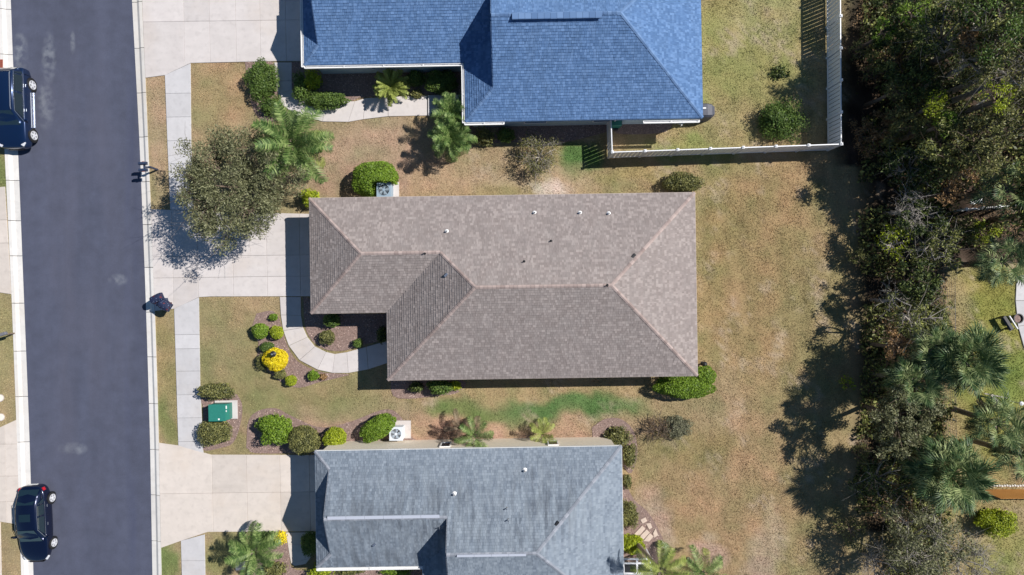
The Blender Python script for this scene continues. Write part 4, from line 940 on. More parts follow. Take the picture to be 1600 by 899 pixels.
# ------------------------------------------------------------ grass blades
def grass(n, x0, x1, y0, y1, label):
    px = rng.uniform(x0, x1, n); py = rng.uniform(y0, y1, n)
    k = (px > np.interp(py, Yp, RK)+1.5) | (px < np.interp(py, Yp, LK)-1.5); k &= ~((px > 1330) & (px < 1475)) & ~((px >= 1475) & (py < 420))
    for pl in HARD:
        a = np.array(pl); lo = a.min(0)-1; hi = a.max(0)+1; s = k & (px > lo[0]) & (px < hi[0]) & (py > lo[1]) & (py < hi[1])
        i = np.nonzero(s)[0]
        if len(i): k[i[inpoly(px[i], py[i], pl)]] = False
    X = (px-800)/S; Y = (449.5-py)/S; dn = fbm(X*1.1, Y*1.1, 88); k &= (rng.uniform(0, 1, n) < np.clip(1.55-dn*1.5, .25, 1)); px, py, X, Y = px[k], py[k], X[k], Y[k]; n = len(px)
    a = rng.uniform(0, 2*np.pi, n); w_ = rng.uniform(.012, .032, n); h = rng.uniform(.015, .05, n); la = rng.uniform(0, 2*np.pi, n); ll = rng.uniform(.01, .07, n)
    v = np.zeros((n, 3, 3)); v[:, 0] = np.stack([X-np.cos(a)*w_, Y-np.sin(a)*w_, np.zeros(n)-.01], 1); v[:, 1] = np.stack([X+np.cos(a)*w_, Y+np.sin(a)*w_, np.zeros(n)-.01], 1)
    v[:, 2] = np.stack([X+np.cos(la)*ll, Y+np.sin(la)*ll, h], 1)
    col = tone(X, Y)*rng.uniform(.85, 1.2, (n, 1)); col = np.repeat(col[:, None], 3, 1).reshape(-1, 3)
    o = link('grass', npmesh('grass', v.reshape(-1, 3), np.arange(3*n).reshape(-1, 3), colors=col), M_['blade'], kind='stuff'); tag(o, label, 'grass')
grass(1000000, -30, 1640, -30, 930, 'short dry patchy grass covering the lawns around the houses')

# ------------------------------------------------------------ white fence
def fence(p0, p1, H, root, n_post, pick=.22, gap=.025, m='white', start=True, end=True):
    d = p1-p0; L = d.length; d.normalize(); nrm = Vector((-d.y, d.x, 0)); a = math.atan2(d.y, d.x); base = root.location
    def loc(t, off=0, z=0): q = p0+d*t+nrm*off-base; return (q.x, q.y, z)
    if 'p' not in FM:
        FM['post'] = MB().box((0, 0, H/2), (.127, .127, H)).mesh('post'); FM['post'].materials.append(M_[m])
        q = MB(); q.box((0, 0, .02), (.17, .17, .04)); q.box((0, 0, .06), (.15, .15, .05), 0, .3); FM['cap'] = q.mesh('post_cap'); FM['cap'].materials.append(M_[m])
        FM['picket'] = MB().box((0, 0, (H-.12)/2), (pick, .022, H-.16)).mesh('picket'); FM['picket'].materials.append(M_[m]); FM['p'] = 1
    for i in range(n_post):
        if (i == 0 and not start) or (i == n_post-1 and not end): continue
        po = link('post', FM['post'], None, root, loc(L*i/(n_post-1)), (0, 0, a)); link('post_cap', FM['cap'], None, po, (0, 0, H))
    for z, h in ((H-.07, .09), (.12, .09)):
        for i in range(n_post-1):
            l = L/(n_post-1)-.13; c = loc(L*(i+.5)/(n_post-1), 0, z); MB().box((0, 0, 0), (l, .045 if z < 1 else .06, h)).build('rail', M_[m], root, loc=c, rot=(0, 0, a))
    for i in range(n_post-1):
        t0 = L*i/(n_post-1)+.09; t1 = L*(i+1)/(n_post-1)-.09; n = max(1, int((t1-t0)/(pick+gap))); st = (t1-t0)/n
        for k in range(n): link('picket', FM['picket'], None, root, loc(t0+st*(k+.5), 0, .04), (0, 0, a))
FM = {}
fr = thing('white_fence', 'tall white vinyl picket fence around the back yard of the blue roofed house', 'fence', tuple(G(1293, 232)))
fence(G(948, 194), G(950, 247), 1.83, fr, 2)
fence(G(950, 247), G(1292.5, 235), 1.83, fr, 8, start=False)
fence(G(1292.5, 235), G(1290.5, -100), 1.83, fr, 8, start=False)
# far yard: white gate/fence, wire fence, wooden fence
FM = {}
fr = thing('white_gate', 'short white picket gate half hidden in the wood at the right', 'gate', tuple(G(1500, 322)))
fence(G(1486, 331), G(1562, 325), 1.4, fr, 4, pick=.12, gap=.12)
MB().box((0, 0, 0), (.75, .3, .06)).build('top_shelf', M_['white'], fr, loc=(.05, .1, 1.42), rot=(0, 0, .1))
wr = thing('wire_fence', 'thin dark wire fence along the left side of the far right lawn', 'fence', tuple(G(1473, 560)))
w0 = G(1472, 415); w1 = G(1474, 700); dd = w1-w0; wire = MB()
for i in range(7):
    q = w0+dd*i/6-wr.location; MB().cyl((0, 0, 0), .03, 1.25, 8).build('post', M_['darkmetal'], wr, loc=(q.x, q.y, 0))
for z in (.08, .3, .5, .7, .9, 1.1, 1.22): a_ = w0-wr.location; b_ = w1-wr.location; wire.tube([(a_.x, a_.y, z), (b_.x, b_.y, z)], [.012 if z > 1.2 else .005]*2, 4)
for i in range(70): q = w0+dd*i/69-wr.location; wire.tube([(q.x, q.y, .08), (q.x, q.y, 1.22)], [.004]*2, 3)
wire.build('wire_mesh', M_['darkmetal'], wr)
wf = thing('wooden_fence', 'orange brown wooden board fence at the right edge of the photo', 'fence', tuple(G(1532, 765)))
M_['cedar'] = ramp_mat('cedar_board', (.36, .15, .04), (.62, .30, .08), .7, big=.2)
for i in range(30):
    MB().box((i*.152, 0, .9), (.142, .022, 1.8+.02*(i % 3))).build('board', M_['cedar'], wf)
for z in (.35, 1.5): MB().box((2.2, -.035, z), (4.5, .04, .09)).build('rail', M_['cedar'], wf)
ston = mat('white_stone', (.7, .68, .64), .8)
sg_ = thing('stone_edging', 'row of small white stones along the foot of the wooden fence', 'edging', tuple(G(1532, 762)))
for i in range(26):
    MB().lathe((0, 0, 0), [(.06, 0), (.085, .03), (.06, .08), (.02, .1)], 7).build('stone', ston, sg_, loc=(i*.17, .12+.02*math.sin(i*2.1), 0), rot=(0, 0, i))

# ------------------------------------------------------------ street and yard things
def mailbox_pair(loc, rz, label, m, cover=None, s=1.0, gapy=.42, up=0):
    root = thing('twin_mailbox', label, 'mailbox', loc, rz)
    b = MB(); b.box((0, 0, .5), (.1, .1, 1.0)); b.box((-.12, 0, .98), (.5, .07, .07)); b.tube([(0, 0, .45), (-.35, 0, .95)], [.03, .03], 6)
    b.box((-.30, 0, 1.02), (.09, gapy+.1, .05)); b.build('post', M_['darkmetal'] if cover is None else mat('wood_post', (.10, .06, .04), .8), root)
    for sg in (-1, 1):
        q = MB(); n = 10; l = .5*s; wd = .095*s; prof = [(-wd, 0), (wd, 0)]+[(wd*math.cos(math.pi*k/n), .12*s+wd*math.sin(math.pi*k/n)) for k in range(n+1)]
        vs = [(-l/2, y, z) for y, z in prof]+[(l/2, y, z) for y, z in prof]; N = len(prof)
        q.add(vs, [tuple(range(N)), tuple(range(2*N-1, N-1, -1))]+[(i, (i+1) % N, N+(i+1) % N, N+i) for i in range(N)])
        bx_ = q.build('mailbox_body', cover or m, root, smooth=False, loc=(-.3, sg*gapy/2, 1.05))
        MB().box((-l/2-.01, 0, .1*s), (.015, wd*1.7, .17*s)).build('door', cover or m, bx_)
        MB().box((.05, sg*(wd+.012), .16*s), (.14, .012, .05)).build('flag', mat('red_flag', (.5, .02, .02), .5), bx_)
mailbox_pair(tuple(G(246.5, 265.5)), .05, 'pair of black mailboxes on one post at the kerb beside the oak', M_['darkmetal'])
def star_cloth():
    m = mat('star_print_cloth', (.02, .025, .14), .7); n = m.node_tree; L = n.links; b = n.nodes['Principled BSDF']
    g = n.nodes.new('ShaderNodeTexCoord'); v = n.nodes.new('ShaderNodeTexVoronoi'); v.inputs['Scale'].default_value = 10; L.new(g.outputs['Object'], v.inputs['Vector'])
    r = n.nodes.new('ShaderNodeValToRGB'); r.color_ramp.interpolation = 'CONSTANT'; r.color_ramp.elements[0].color = (.22, .28, .42, 1); r.color_ramp.elements[1].position = .2; r.color_ramp.elements[1].color = (.008, .016, .055, 1)
    L.new(v.outputs['Distance'], r.inputs[0]); sep = n.nodes.new('ShaderNodeSeparateColor'); L.new(v.outputs['Color'], sep.inputs[0])
    c = n.nodes.new('ShaderNodeMath'); c.operation = 'GREATER_THAN'; c.inputs[1].default_value = .9; L.new(sep.outputs[0], c.inputs[0])
    mx = n.nodes.new('ShaderNodeMix'); mx.data_type = 'RGBA'; L.new(c.outputs[0], mx.inputs[0]); L.new(r.outputs[0], mx.inputs[6]); mx.inputs[7].default_value = (.12, .02, .03, 1)
    L.new(mx.outputs[2], b.inputs['Base Color']); return m
cloth = star_cloth()
root = thing('covered_mailbox', 'pair of kerbside mailboxes in navy covers printed with white and red, by the main driveway', 'mailbox', tuple(G(268, 474)), 0)
MB().box((0, 0, .5), (.12, .12, 1.0)).build('post', mat('post_wood', (.12, .07, .05), .8), root)
MB().box((-.15, .05, 1.0), (.75, .12, .06), .45).build('crossbar', M_['darkmetal'], root)
def cover(loc, l, wd, hh, rz, seed):
    r = random.Random(seed); n = 12; q = MB(); rings = 7; vs = []; fs = []
    for i in range(rings):
        t = i/(rings-1); x = -l/2+l*t; k = 1-.12*abs(2*t-1)**3
        for j in range(n+1):
            a = math.pi*j/n; y = wd*math.cos(a)*k*(1+.06*math.sin(j*2.3+i)); z = hh*(.35+.65*math.sin(a))*k if 0 < j < n else -.12-.05*r.random()
            if j in (0, n): y *= 1.15
            vs.append((x+.02*r.random(), y, z))
    for i in range(rings-1):
        for j in range(n): a = i*(n+1)+j; fs.append((a, a+1, a+n+2, a+n+1))
    fs += [tuple(range(n, -1, -1)), tuple((rings-1)*(n+1)+j for j in range(n+1))]
    q.add(vs, fs).build('mailbox_cover', cloth, root, smooth=False, loc=loc, rot=(0, 0, rz))
cover((-.36, .33, 1.02), .72, .25, .34, .45, 1); cover((.14, -.12, 1.02), .70, .27, .34, -.55, 2)
MB().box((-.12, .1, .86), (.62, .4, .3), .2).build('mailbox_body', M_['darkmetal'], root)
# green utility box
p = G(352, 640.5); root = thing('utility_box', 'green metal electrical utility box on a pale concrete pad', 'utility box', tuple(p), .02)
MB().box((.1, .02, .06), (1.45, 1.2, .14)).build('pad', M_['conc'], root, bevel=.01)
q = MB(); q.add([(-.6, -.52, .13), (.52, -.52, .13), (.52, .5, .13), (-.6, .5, .13), (-.6, -.52, .92), (.42, -.52, .98), (.42, .5, .98), (-.6, .5, .92), (.55, -.52, .62), (.55, .5, .62)],
   [(3, 2, 1, 0), (4, 5, 6, 7), (0, 1, 8, 5, 4), (2, 3, 7, 6, 9), (3, 0, 4, 7), (1, 2, 9, 8), (8, 9, 6, 5)]); q.build('cabinet', M_['green'], root, bevel=.02)
MB().box((-.09, -.01, .965), (1.1, 1.08, .03)).build('lid', M_['green'], root, bevel=.008)
lw = mat('white_sticker', (.8, .8, .78), .5)
for (x, y, z, a, b_) in ((.47, .32, .93, .1, .2), (.47, .08, .93, .08, .1), (.02, -.42, .985, .1, .1)): MB().box((x, y, z), (a, b_, .012)).build('sticker', lw, root)
# air conditioners
def ac(px, py, label, m, sz=.92, h=.85, rz=0, padoff=(.1, .05)):
    p = G(px, py, h); root = thing('air_conditioner', label, 'air conditioner', (p.x, p.y, 0), rz)
    MB().box((padoff[0], padoff[1], .05), (sz+.35, sz+.3, .12)).build('pad', M_['conc'], root)
    q = MB(); q.box((0, 0, h/2+.05), (sz, sz, h-.1)); q.build('cabinet', m, root, bevel=.03)
    q = MB(); q.box((0, 0, h+.02), (sz+.03, sz+.03, .05)); q.build('top_panel', m, root, bevel=.02)
    MB().cyl((0, 0, h+.046), sz*.38, .006, 28).build('fan_well', M_['black'], root)
    f = MB()
    for k in range(5):
        a = k*2*math.pi/5; c, s = math.cos(a), math.sin(a); r1 = sz*.34
        f.add([(c*.05-s*.04, s*.05+c*.04, h+.056), (c*r1-s*.13, s*r1+c*.13, h+.06), (c*r1+s*.05, s*r1-c*.05, h+.07), (c*.05+s*.04, s*.05-c*.04, h+.066)], [(0, 1, 2, 3)])
    f.build('fan_blade', mat('fan_grey', (.3, .36, .42), .4), root)
    g = MB()
    for k in range(1, 6):
        R_ = sz*.38*k/5; pts = [(R_*math.cos(t*math.pi/12), R_*math.sin(t*math.pi/12), h+.085) for t in range(25)]; g.tube(pts, [.005]*25, 3, False)
    for k in range(12): a = k*math.pi/6; g.tube([(0, 0, h+.09), (sz*.39*math.cos(a), sz*.39*math.sin(a), h+.08)], [.005]*2, 3)
    g.cyl((0, 0, h+.08), .09, .02, 12); g.build('fan_grille', m, root)
ac(600, 297, 'blue grey air conditioner beside the clipped shrub above the brown roof', mat('blue_grey_steel', (.27, .36, .45), .5), padoff=(.18, .0))
ac(619, 678, 'white air conditioner beside the cream wall of the grey roofed house', mat('pale_steel', (.62, .66, .72), .5), sz=.85, h=.8, padoff=(.22, .12))
# cylindrical garden lamp in the yellow shrub
p = G(428, 553, 1.3); root = thing('garden_lamp', 'small black lantern rising out of the yellow shrub', 'garden lamp', (p.x, p.y, 0))
MB().cyl((0, 0, 0), .03, 1.25, 8).build('post', M_['black'], root)
MB().lathe((0, 0, 1.2), [(.06, 0), (.11, .05), (.11, .22), (.2, .24), (.05, .36), (.02, .42)], 8).build('lantern', M_['black'], root)
MB().lathe((0, 0, 1.625), [(.05, 0), (.06, .05), (.02, .09)], 8).build('finial', M_['silver'], root)
p = G(1101, 569.5, .5); root = thing('gazing_ball', 'small black ball on a short stand at the lower right corner of the brown roof', 'garden ornament', (p.x, p.y, 0))
MB().lathe((0, 0, 0), [(.14, 0), (.06, .06), (.05, .3), (.1, .34)], 12).build('stand', M_['black'], root)
MB().lathe((0, 0, .34), [(.02, 0), (.14, .06), (.18, .16), (.14, .26), (.02, .32)], 16).build('ball', M_['black'], root, smooth=True)
# patio things at the blue roofed house
p = G(1098, 172, 1.15); root = thing('covered_grill', 'grey fabric covered grill against the right end of the blue roof', 'grill', (p.x, p.y, 0), .03)
q = MB(); prof = []
for (t, w1_, hh) in ((-.9, .42, 1.1), (-.3, .45, 1.2), (.3, .45, 1.2), (.62, .42, 1.1), (.82, .30, .95), (.86, .28, .1)):
    prof.append([(t, -w1_-.03, 0), (t, -w1_, hh*.85), (t, -w1_*.75, hh), (t, w1_*.75, hh), (t, w1_, hh*.85), (t, w1_+.03, 0)])
vs = [x for r_ in prof for x in r_]; fs = []
for i in range(len(prof)-1):
    for j in range(5): a = i*6+j; fs.append((a, a+6, a+7, a+1))
fs += [(0, 1, 2, 3, 4, 5), tuple(30+j for j in range(5, -1, -1))]
q.add(vs, fs).build('cover', mat('grey_cover', (.06, .065, .09), .6, noise=.2, nscale=6), root)
MB().box((.1, .1, 1.21), (.2, .08, .012)).build('tag', M_['gutter'], root); MB().box((0, 0, .12), (1.3, .6, .15)).build('cart_base', M_['black'], root)
p = G(964, 188.5, 1.0); root = thing('wheeled_bin', 'dark green wheeled bin between the blue roof and the white fence', 'bin', (p.x, p.y, 0))
MB().box((0, 0, .5), (.55, .55, .9), 0, 1.12).build('bin_body', M_['green'], root); MB().box((0, 0, 1.0), (.66, .66, .07), 0, .92).build('lid', M_['green'], root)
q = MB(); q.tube([(-.2, -.33, .1), (.2, -.33, .1)], [.1, .1], 10); q.build('wheels', M_['black'], root)
p = G(1062, 191, .3); root = thing('hose_reel', 'small white hose reel below the blue roof eave', 'hose reel', (p.x, p.y, 0), -.4)
q = MB(); q.box((0, .0, .3), (.5, .05, .06)); q.box((-.2, 0, .15), (.05, .3, .3)); q.box((.2, 0, .15), (.05, .3, .3)); q.build('frame', M_['white'], root)
q = MB(); q.tube([(-.18, 0, .25), (.18, 0, .25)], [.15, .15], 14); q.build('reel', mat('dull_hose', (.3, .32, .3), .6), root)
# small things left of the road
lid = mat('pale_lid', (.75, .7, .62), .7)
for (px, py, lab) in ((1, 622, 'round white valve cover on the left verge, upper of two'), (2, 652, 'round white valve cover on the left verge, lower of two')):
    p = G(px, py); root = thing('valve_cover', lab, 'valve cover', tuple(p)); MB().cyl((0, 0, 0), .24, .06, 20).build('collar', M_['conc'], root); MB().cyl((0, 0, .06), .2, .02, 20).build('lid', lid, root)
p = G(2, 523, 1.1); root = thing('street_sign', 'grey kerbside mailbox leaning in at the left edge of the photo', 'mailbox', (p.x, p.y, 0), .3)
root.name = 'mailbox'; MB().box((0, 0, .5), (.09, .09, 1.0)).build('post', M_['bark'], root); MB().box((.1, 0, 1.1), (.5, .2, .22)).build('mailbox_body', mat('grey_metal', (.16, .16, .18), .5), root, bevel=.04)
p = G(3, 101); root = thing('storm_drain', 'rust red drain grate on the left kerb above the parked sport utility vehicle', 'drain', (p.x, p.y, .052))
MB().box((0, 0, 0), (.2, .62, .012)).build('frame', mat('rust', (.3, .07, .04), .8), root)
for i in range(5): MB().box((0, -.22+i*.11, .012), (.16, .035, .014)).build('bar', mat('rust_bar', (.2, .06, .04), .8), root)
# meter box, white
p = G(376, 884); root = thing('meter_box', 'square pale water meter box below the small feather palm', 'meter box', tuple(p), .06)
MB().box((0, 0, .03), (.62, .55, .08)).build('collar', M_['conc'], root, bevel=.01); MB().box((.02, .02, .075), (.36, .3, .02)).build('lid', mat('meter_lid', (.38, .33, .31), .7), root)
# flagstones
for i, (pl, lab) in enumerate((
    ([(987, 838), (1003, 821), (1008, 826), (993, 843)], 'long pink flagstone, leftmost of the paved group'),
    ([(995, 842), (1010, 827), (1015, 832), (1003, 845)], 'pink flagstone, second in the paved group'),
    ([(1005, 845), (1015, 833), (1021, 838), (1014, 846)], 'pink flagstone, rightmost of the paved group'),
    ([(1009, 818), (1016, 817), (1019, 824), (1014, 827)], 'small single flagstone above the paved group'),
    ([(1020, 833), (1024, 825), (1028, 836), (1022, 840)], 'slanting single flagstone right of the paved group'),
    ([(1000, 812), (1008, 808), (1011, 814), (1004, 818)], 'small pale flagstone beside the leafy shrub'))):
    g = [G(*q) for q in pl]; c = sum(g, Vector())/len(g); ar = sum(g[k].x*g[(k+1) % 4].y-g[(k+1) % 4].x*g[k].y for k in range(4))
    if ar < 0: g.reverse()
    tag(MB().prism([(q.x-c.x, q.y-c.y) for q in g], 0, .07).build('flagstone', mat('pink_stone', (.56, .45, .38), .85, noise=.1), loc=(c.x, c.y, 0), bevel=.01), lab, 'flagstone')
# white framed screen behind the grey house
p = G(972, 868, 1.0); root = thing('patio_screen', 'white framed patio screen with dark and blue panels behind the grey roofed house', 'patio screen', (p.x, p.y, 0))
q = MB()
for y in (-.02, -.28, -.92, -1.06): q.box((.9, y, 1.5), (1.9, .10, .08))
for x in (0, .85, 1.72): q.box((x, -.6, 1.5), (.12, 1.3, .082))
for x in (0, 1.72):
    for y in (0, -1.2, -2.4): q.box((x, y, .73), (.1, .1, 1.46))
q.box((1.75, -1.5, 1.5), (.14, 2.2, .081)); q.build('frame', M_['white'], root)
MB().box((.42, -.6, 1.47), (.74, .56, .02)).build('panel', M_['black'], root); MB().box((1.28, -.6, 1.47), (.76, .56, .02)).build('panel', M_['black'], root)
MB().box((.36, -1.5, 1.47), (.66, .8, .02)).build('panel', mat('blue_panel', (.04, .18, .5), .3), root); MB().box((.98, -1.5, 1.47), (.5, .8, .02)).build('panel', mat('brown_panel', (.12, .05, .04), .5), root)
MB().box((1.48, -1.5, 1.46), (.42, .8, .02)).build('panel', M_['white'], root)
p = G(1037, 852, .4); root = thing('garden_stool', 'small white garden stool on the bare bed above the leaning palm', 'stool', (p.x, p.y, 0), -.6)
MB().box((0, 0, .42), (.42, .3, .04)).build('seat', M_['white'], root, bevel=.01)
for x in (-.17, .17):
    for y in (-.11, .11): MB().box((x, y, .2), (.04, .04, .4)).build('leg', M_['white'], root)
MB().box((0, .15, .6), (.42, .03, .2)).build('backrest', M_['white'], root)
p = G(1040, 893); root = thing('black_railing', 'low black metal railing at the bottom edge below the leaning palm', 'railing', (p.x, p.y, 0))
q = MB()
for i in range(12): q = MB().cyl((0, 0, 0), .015, .95, 6); q.build('baluster', M_['black'], root, loc=(-.7+i*.18, -.35, 0))
MB().box((.3, -.35, .95), (2.3, .04, .04)).build('rail', M_['black'], root); MB().box((.3, -.35, .15), (2.3, .03, .03)).build('rail', M_['black'], root)
p = G(1592, 498, .5); root = thing('planter', 'round black planter on the concrete path at the right edge', 'planter', (p.x, p.y, 0))
MB().lathe((0, 0, 0), [(.2, 0), (.3, .45), (.33, .5), (.27, .5), (.25, .4)], 18).build('pot', M_['black'], root); MB().cyl((0, 0, .38), .25, .03, 16).build('soil', M_['mulch'], root)
p = G(1581, 506, .8); root = thing('white_bench', 'narrow white slatted bench standing beside the black planter', 'bench', (p.x, p.y, 0), -1.0)
MB().box((0, 0, .45), (1.0, .3, .04)).build('seat', M_['black'], root)
MB().box((0, .15, .75), (1.0, .06, .12)).build('backrest', M_['white'], root)
for x in (-.42, .42): MB().box((x, .03, .22), (.05, .28, .44)).build('leg', M_['black'], root)
# fallen boards in the far yard
for i, (a, b_, z, lab) in enumerate((((1548, 617), (1564, 634), .5, 'grey white plank leaning in the dark palm, left'), ((1538, 615), (1573, 622), .35, 'thin pale board lying above the dark palm'))):
    p0 = G(*a, z); p1 = G(*b_, z+.1); q = MB(); c = (p0+p1)/2; q.tube([p0-c, p1-c], [.09-.04*i]*2, 4); tag(q.build('plank', M_['palebark'], loc=tuple(c)), lab, 'plank')
p = G(1584, 628, .4); root = thing('garden_light', 'small white lamp post beside the dark palm at the right edge', 'garden lamp', (p.x, p.y, 0))
MB().cyl((0, 0, 0), .03, .9, 8).build('post', M_['white'], root); MB().lathe((0, 0, .9), [(.05, 0), (.13, .06), (.13, .16), (.03, .22)], 12).build('lamp_head', M_['white'], root)

# ------------------------------------------------------------ cars
M_['alloy'] = mat('alloy_wheel', (.75, .76, .8), .4, metal=.25)
paint1 = mat('navy_car_paint', (.006, .022, .075), .22, metal=.45, coat=1.0); paint2 = mat('dark_navy_car_paint', (.004, .009, .035), .22, metal=.45, coat=1.0)
carglass = mat('car_glass', (.008, .02, .028), .04, coat=1, spec=1); tyre = mat('tyre_rubber', (.015, .015, .017), .85); redl = mat('red_lamp', (.45, .01, .02), .15, coat=1); clearl = mat('headlamp', (.6, .62, .66), .1, coat=1)
trimb = mat('black_trim', (.01, .01, .012), .5)
def car(name, label, loc, rz, st, gh, paint, wheel_y, wr_, W, rails=False, board=False, sunroof=False):
    """front towards -y. st: body stations (y, halfwidth, z_low, z_belt, z_deck); gh: greenhouse (y rear glass foot, y rear roof, y front roof, y windshield foot, z roof, halfwidth roof)"""
    root = thing(name, label, 'car', loc, rz)
    m = MB(); vs = []; fs = []; rows = []
    for (y, w_, zl, zb, zd) in st:
        h = [(w_*.90, zl), (w_*.985, zl+.12), (w_, (zl+zb)/2+.02), (w_*.975, zb-.05), (w_*.93, zb+.005), (w_*.80, zd), (w_*.45, zd+.025)]
        rows.append([(x, y, z) for x, z in h]+[(0, y, zd+.035)]+[(-x, y, z) for x, z in h[::-1]])
    n = len(rows[0])
    for r_ in rows: vs += r_
    for i in range(len(rows)-1):
        for j in range(n-1): a = i*n+j; fs.append((a, a+1, a+n+1, a+n))
        fs.append((i*n+n-1, i*n, (i+1)*n, (i+1)*n+n-1))
    fs += [tuple(range(n)), tuple((len(rows)-1)*n+j for j in range(n-1, -1, -1))]
    bm = bmesh.new(); 
    me = m.add(vs, fs).mesh('body', True); bm.from_mesh(me); bmesh.ops.recalc_face_normals(bm, faces=bm.faces); bm.to_mesh(me); bm.free()
    body = link('body', me, paint, root); s = body.modifiers.new('sub', 'SUBSURF'); s.levels = 2; s.render_levels = 2
    yr, yrr, yfr, yw, zr, wr2 = gh
    zb = np.interp(0, [a[0] for a in st][::1], [a[3] for a in st]) if st[0][0] < st[-1][0] else np.interp(0, [a[0] for a in st][::-1], [a[3] for a in st][::-1])
    wb = W*.91; zr_ = zr
    # greenhouse shell
    def row(y, w0, w1, z0, z1): return [(w0, y, z0), ((w0+w1)/2+.02, y, (z0+z1)/2), (w1, y, z1-.05), (w1*.86, y, z1), (0, y, z1+.03), (-w1*.86, y, z1), (-w1, y, z1-.05), (-(w0+w1)/2-.02, y, (z0+z1)/2), (-w0, y, z0)]
    z0 = zb-.06
    g = [row(yr, wb*.86, wb*.80, z0-.05, z0+.06), row((yr*.45+yrr*.55), wb*.95, wr2*.98, z0, zr-.14), row(yrr-.05*0, wb, wr2, z0, zr-.02), row((yrr+yfr)/2, wb, wr2*1.02, z0, zr+.02), row(yfr, wb, wr2*.98, z0, zr-.02), row(yfr*.45+yw*.55, wb*.97, wr2*1.02, z0, (zr+z0)/2+.1), row(yw, wb*.92, wb*.82, z0-.04, z0+.05)]
    n = 9; vs = [x for r_ in g for x in r_]; fs = []
    for i in range(6):
        for j in range(8): a = i*n+j; fs.append((a, a+1, a+n+1, a+n))
    fs += [tuple(range(n)), tuple(54+j for j in range(8, -1, -1))]
    MB().add(vs, fs).build('cabin', paint, root, smooth=True)
    def lerp(a, b, t): return tuple(a[k]+(b[k]-a[k])*t for k in range(3))
    def pane(name, q, off, m_=carglass, inset=.06):
        c = tuple(sum(p[k] for p in q)/4 for k in range(3)); vs = []
        e1 = Vector(q[1])-Vector(q[0]); e2 = Vector(q[3])-Vector(q[0]); nn = e1.cross(e2).normalized()
        if nn.dot(Vector(c)-Vector((0, c[1]*.8, .6))) < 0: nn = -nn
        for p in q: p2 = Vector(lerp(p, c, inset)); vs.append(p2+nn*off)
        for p in q: p2 = Vector(lerp(p, c, inset)); vs.append(p2+nn*(off-.02))
        return MB().add(vs, [(0, 1, 2, 3), (7, 6, 5, 4), (0, 4, 5, 1), (1, 5, 6, 2), (2, 6, 7, 3), (3, 7, 4, 0)]).build(name, m_, root)
    zt = zr-.02
    pane('windshield', [(-wb*.86, yw+.0, z0+.06), (wb*.86, yw, z0+.06), (wr2*.88, yfr, zt+.01), (-wr2*.88, yfr, zt+.01)], .055)
    pane('rear_window', [(wb*.80, yr, z0+.08), (-wb*.80, yr, z0+.08), (-wr2*.86, yrr, zt), (wr2*.86, yrr, zt)], .06)
    for sgn in (-1, 1):
        ya, yb_, yc = yrr+(yr-yrr)*.35, (yrr+yfr)/2, yfr+(yw-yfr)*.55
        tp = wr2*1.0; xo = wb*1.0
        zlo, zhi = z0+.09, zr-.1
        def sidep(y, z): t = (z-z0)/(zr-z0); return (sgn*(xo+(tp-xo)*t), y, z)
        pane('side_window', [sidep(yrr-.02, zlo), sidep(yb_+.04, zlo), sidep(yb_+.04, zhi), sidep(yrr-.08, zhi)], .035, inset=.03)
        pane('side_window', [sidep(yb_-.04, zlo), sidep(yc+.02, zlo), sidep(yfr-.0, zhi), sidep(yb_-.04, zhi)], .035, inset=.03)
        pane('side_window', [sidep(ya+.05, zlo), sidep(yrr+.04, zlo), sidep(yrr+.0, zhi-.04), sidep(yrr+.08, zhi-.08)], .03, inset=.05)
        q = MB(); q.box((sgn*(W+.10), yw+.28, zb+.06), (.22, .12, .14), 0, .85); mo = q.build('mirror', paint, root, bevel=.02)
        q = MB(); q.tube([sidep(yrr+.1, zlo-.03), sidep(yb_, zlo-.03), sidep(yc-.1, zlo-.03)], [.014]*3, 4); q.tube([sidep(yrr+.1, zhi+.03), sidep(yb_, zhi+.05), sidep(yfr-.05, zhi+.02), sidep(yc-.15, zlo)], [.014]*4, 4)
        for v_ in range(len(q.v)): q.v[v_] = (q.v[v_][0]+sgn*.04, q.v[v_][1], q.v[v_][2])
        q.build('window_trim', M_['silver'], root)
        for yy in (yb_+.25, yfr-.15): MB().box((sgn*(W+.005), yy+.3, zb-.12), (.04, .18, .03)).build('door_handle', M_['silver'], root)
        for yy in (yb_-.02, yrr+.1, yw+.1): MB().box((sgn*(W*.985), yy, (zb+.35)/2), (.03, .012, zb-.5)).build('door_seam', trimb, root)
        for wy in wheel_y:
            q = MB(); q.tube([(sgn*(W-.24), wy, wr_), (sgn*(W-.01), wy, wr_)], [wr_+.055]*2, 26); q.build('wheel_arch', trimb, root)
            wh = MB(); wh.tube([(sgn*(W-.22), wy, wr_), (sgn*(W-.02), wy, wr_), (sgn*(W+.02), wy, wr_)], [wr_, wr_, wr_*.93], 26); wo = wh.build('wheel', tyre, root)
            rim = MB(); rim.tube([(sgn*(W+.005), wy, wr_), (sgn*(W+.028), wy, wr_)], [wr_*.68, wr_*.66], 22); ro = rim.build('rim_dish', mat('rim_dark', (.3, .3, .33), .5, metal=.2) if 'rd' not in CM else CM['rd'], wo); CM['rd'] = ro.data.materials[0]
            sp = MB()
            for k in range(5):
                a = k*2*math.pi/5; c_, s_ = math.cos(a), math.sin(a); R_ = wr_*.64
                sp.add([(sgn*(W+.045), wy-s_*.05, wr_+c_*.05), (sgn*(W+.036), wy+c_*R_-s_*.06, wr_+s_*R_+c_*.06), (sgn*(W+.036), wy+c_*R_+s_*.06, wr_+s_*R_-c_*.06), (sgn*(W+.045), wy+s_*.05, wr_-c_*.05)], [(0, 1, 2, 3)])
            pts = [(sgn*(W+.03), wy+wr_*.66*math.cos(t*math.pi/12), wr_+wr_*.66*math.sin(t*math.pi/12)) for t in range(25)]
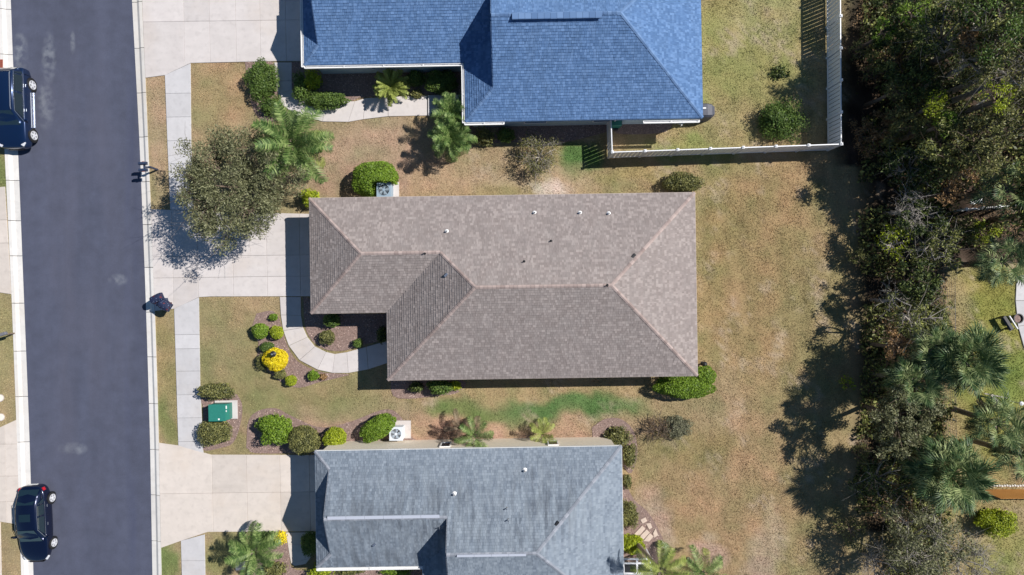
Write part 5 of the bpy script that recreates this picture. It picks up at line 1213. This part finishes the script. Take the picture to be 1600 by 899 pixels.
            sp.tube(pts, [.022]*25, 4, False); sp.tube([(sgn*(W+.03), wy, wr_), (sgn*(W+.06), wy, wr_)], [.06, .05], 10); sp.build('rim', M_['alloy'], wo)
        if rails: q = MB(); q.tube([(sgn*wr2*.88, yrr+.0, zr+.03), (sgn*wr2*.9, yrr-.12, zr+.1), (sgn*wr2*.9, yfr+.15, zr+.1), (sgn*wr2*.88, yfr+.0, zr+.03)], [.03]*4, 6); q.build('roof_rail', M_['silver'], root)
        if board: MB().box((sgn*(W+.03), (wheel_y[0]+wheel_y[1])/2, .38), (.2, abs(wheel_y[0]-wheel_y[1])-.95, .06)).build('running_board', M_['silver'], root, bevel=.02)
        yre, yfe = st[0][0], st[-1][0]
        wr_e = st[1][1]; wf_e = st[-2][1]
        MB().box((sgn*(W*.80), yre-.26, st[1][3]-.06), (.13, .22, .18), sgn*.5).build('taillight', redl, root, bevel=.03)
        MB().box((sgn*(W*.72), yfe+.28, st[-2][3]-.0), (.22, .30, .12), -sgn*.6).build('headlight', clearl, root, bevel=.04)
    MB().box((0, st[0][0]+.0, .62), (.5, .03, .13)).build('licence_plate', lw, root)
    MB().box((0, st[-1][0]-.0, .55), (.9, .05, .18)).build('grille', trimb, root, bevel=.01)
    if sunroof: pane('sunroof', [(-.38, (yrr+yfr)/2-.25, zr+.035), (.38, (yrr+yfr)/2-.25, zr+.035), (.38, (yrr+yfr)/2+.25, zr+.035), (-.38, (yrr+yfr)/2+.25, zr+.035)], .022)
    return root
CM = {}
# large sport utility vehicle, front to the bottom of the photo
stA = [(2.55, .86, .45, .98, 1.02), (2.48, .94, .35, 1.05, 1.12), (2.0, .99, .28, 1.10, 1.15), (1.0, 1.0, .27, 1.10, 1.15), (0, 1.0, .27, 1.10, 1.15), (-.9, 1.0, .27, 1.09, 1.15), (-1.2, 1.0, .27, 1.07, 1.14), (-1.9, .98, .30, 1.02, 1.10), (-2.4, .93, .35, .92, .98), (-2.6, .80, .42, .75, .80)]
pA = G(37, 173)
car('sport_utility_vehicle', 'navy blue sport utility vehicle with silver running boards parked at the upper left', (pA.x-.16, pA.y-.05, -.1), .03, stA, (2.45, 2.0, -.35, -1.15, 1.80, .74), paint1, (1.58, -1.68), .41, .99, rails=True, board=True)
stB = [(2.48, .36, .42, .76, .84), (2.42, .62, .34, .86, .93), (2.2, .82, .30, .94, 1.0), (1.75, .93, .24, .97, 1.02), (.8, .96, .22, .96, 1.0), (0, .965, .22, .95, .99), (-.7, .96, .22, .93, .97), (-1.1, .95, .24, .90, .95), (-1.8, .91, .28, .82, .87), (-2.2, .78, .30, .70, .75), (-2.42, .58, .34, .62, .66), (-2.5, .30, .38, .56, .6)]
pB = G(64.5, 812.5)
car('hatchback_car', 'glossy dark navy hatchback with a sunroof parked at the lower left', (pB.x, pB.y, -.1), .04, stB, (2.25, 1.35, -.15, -1.05, 1.48, .64), paint2, (1.48, -1.42), .36, .95, sunroof=True)
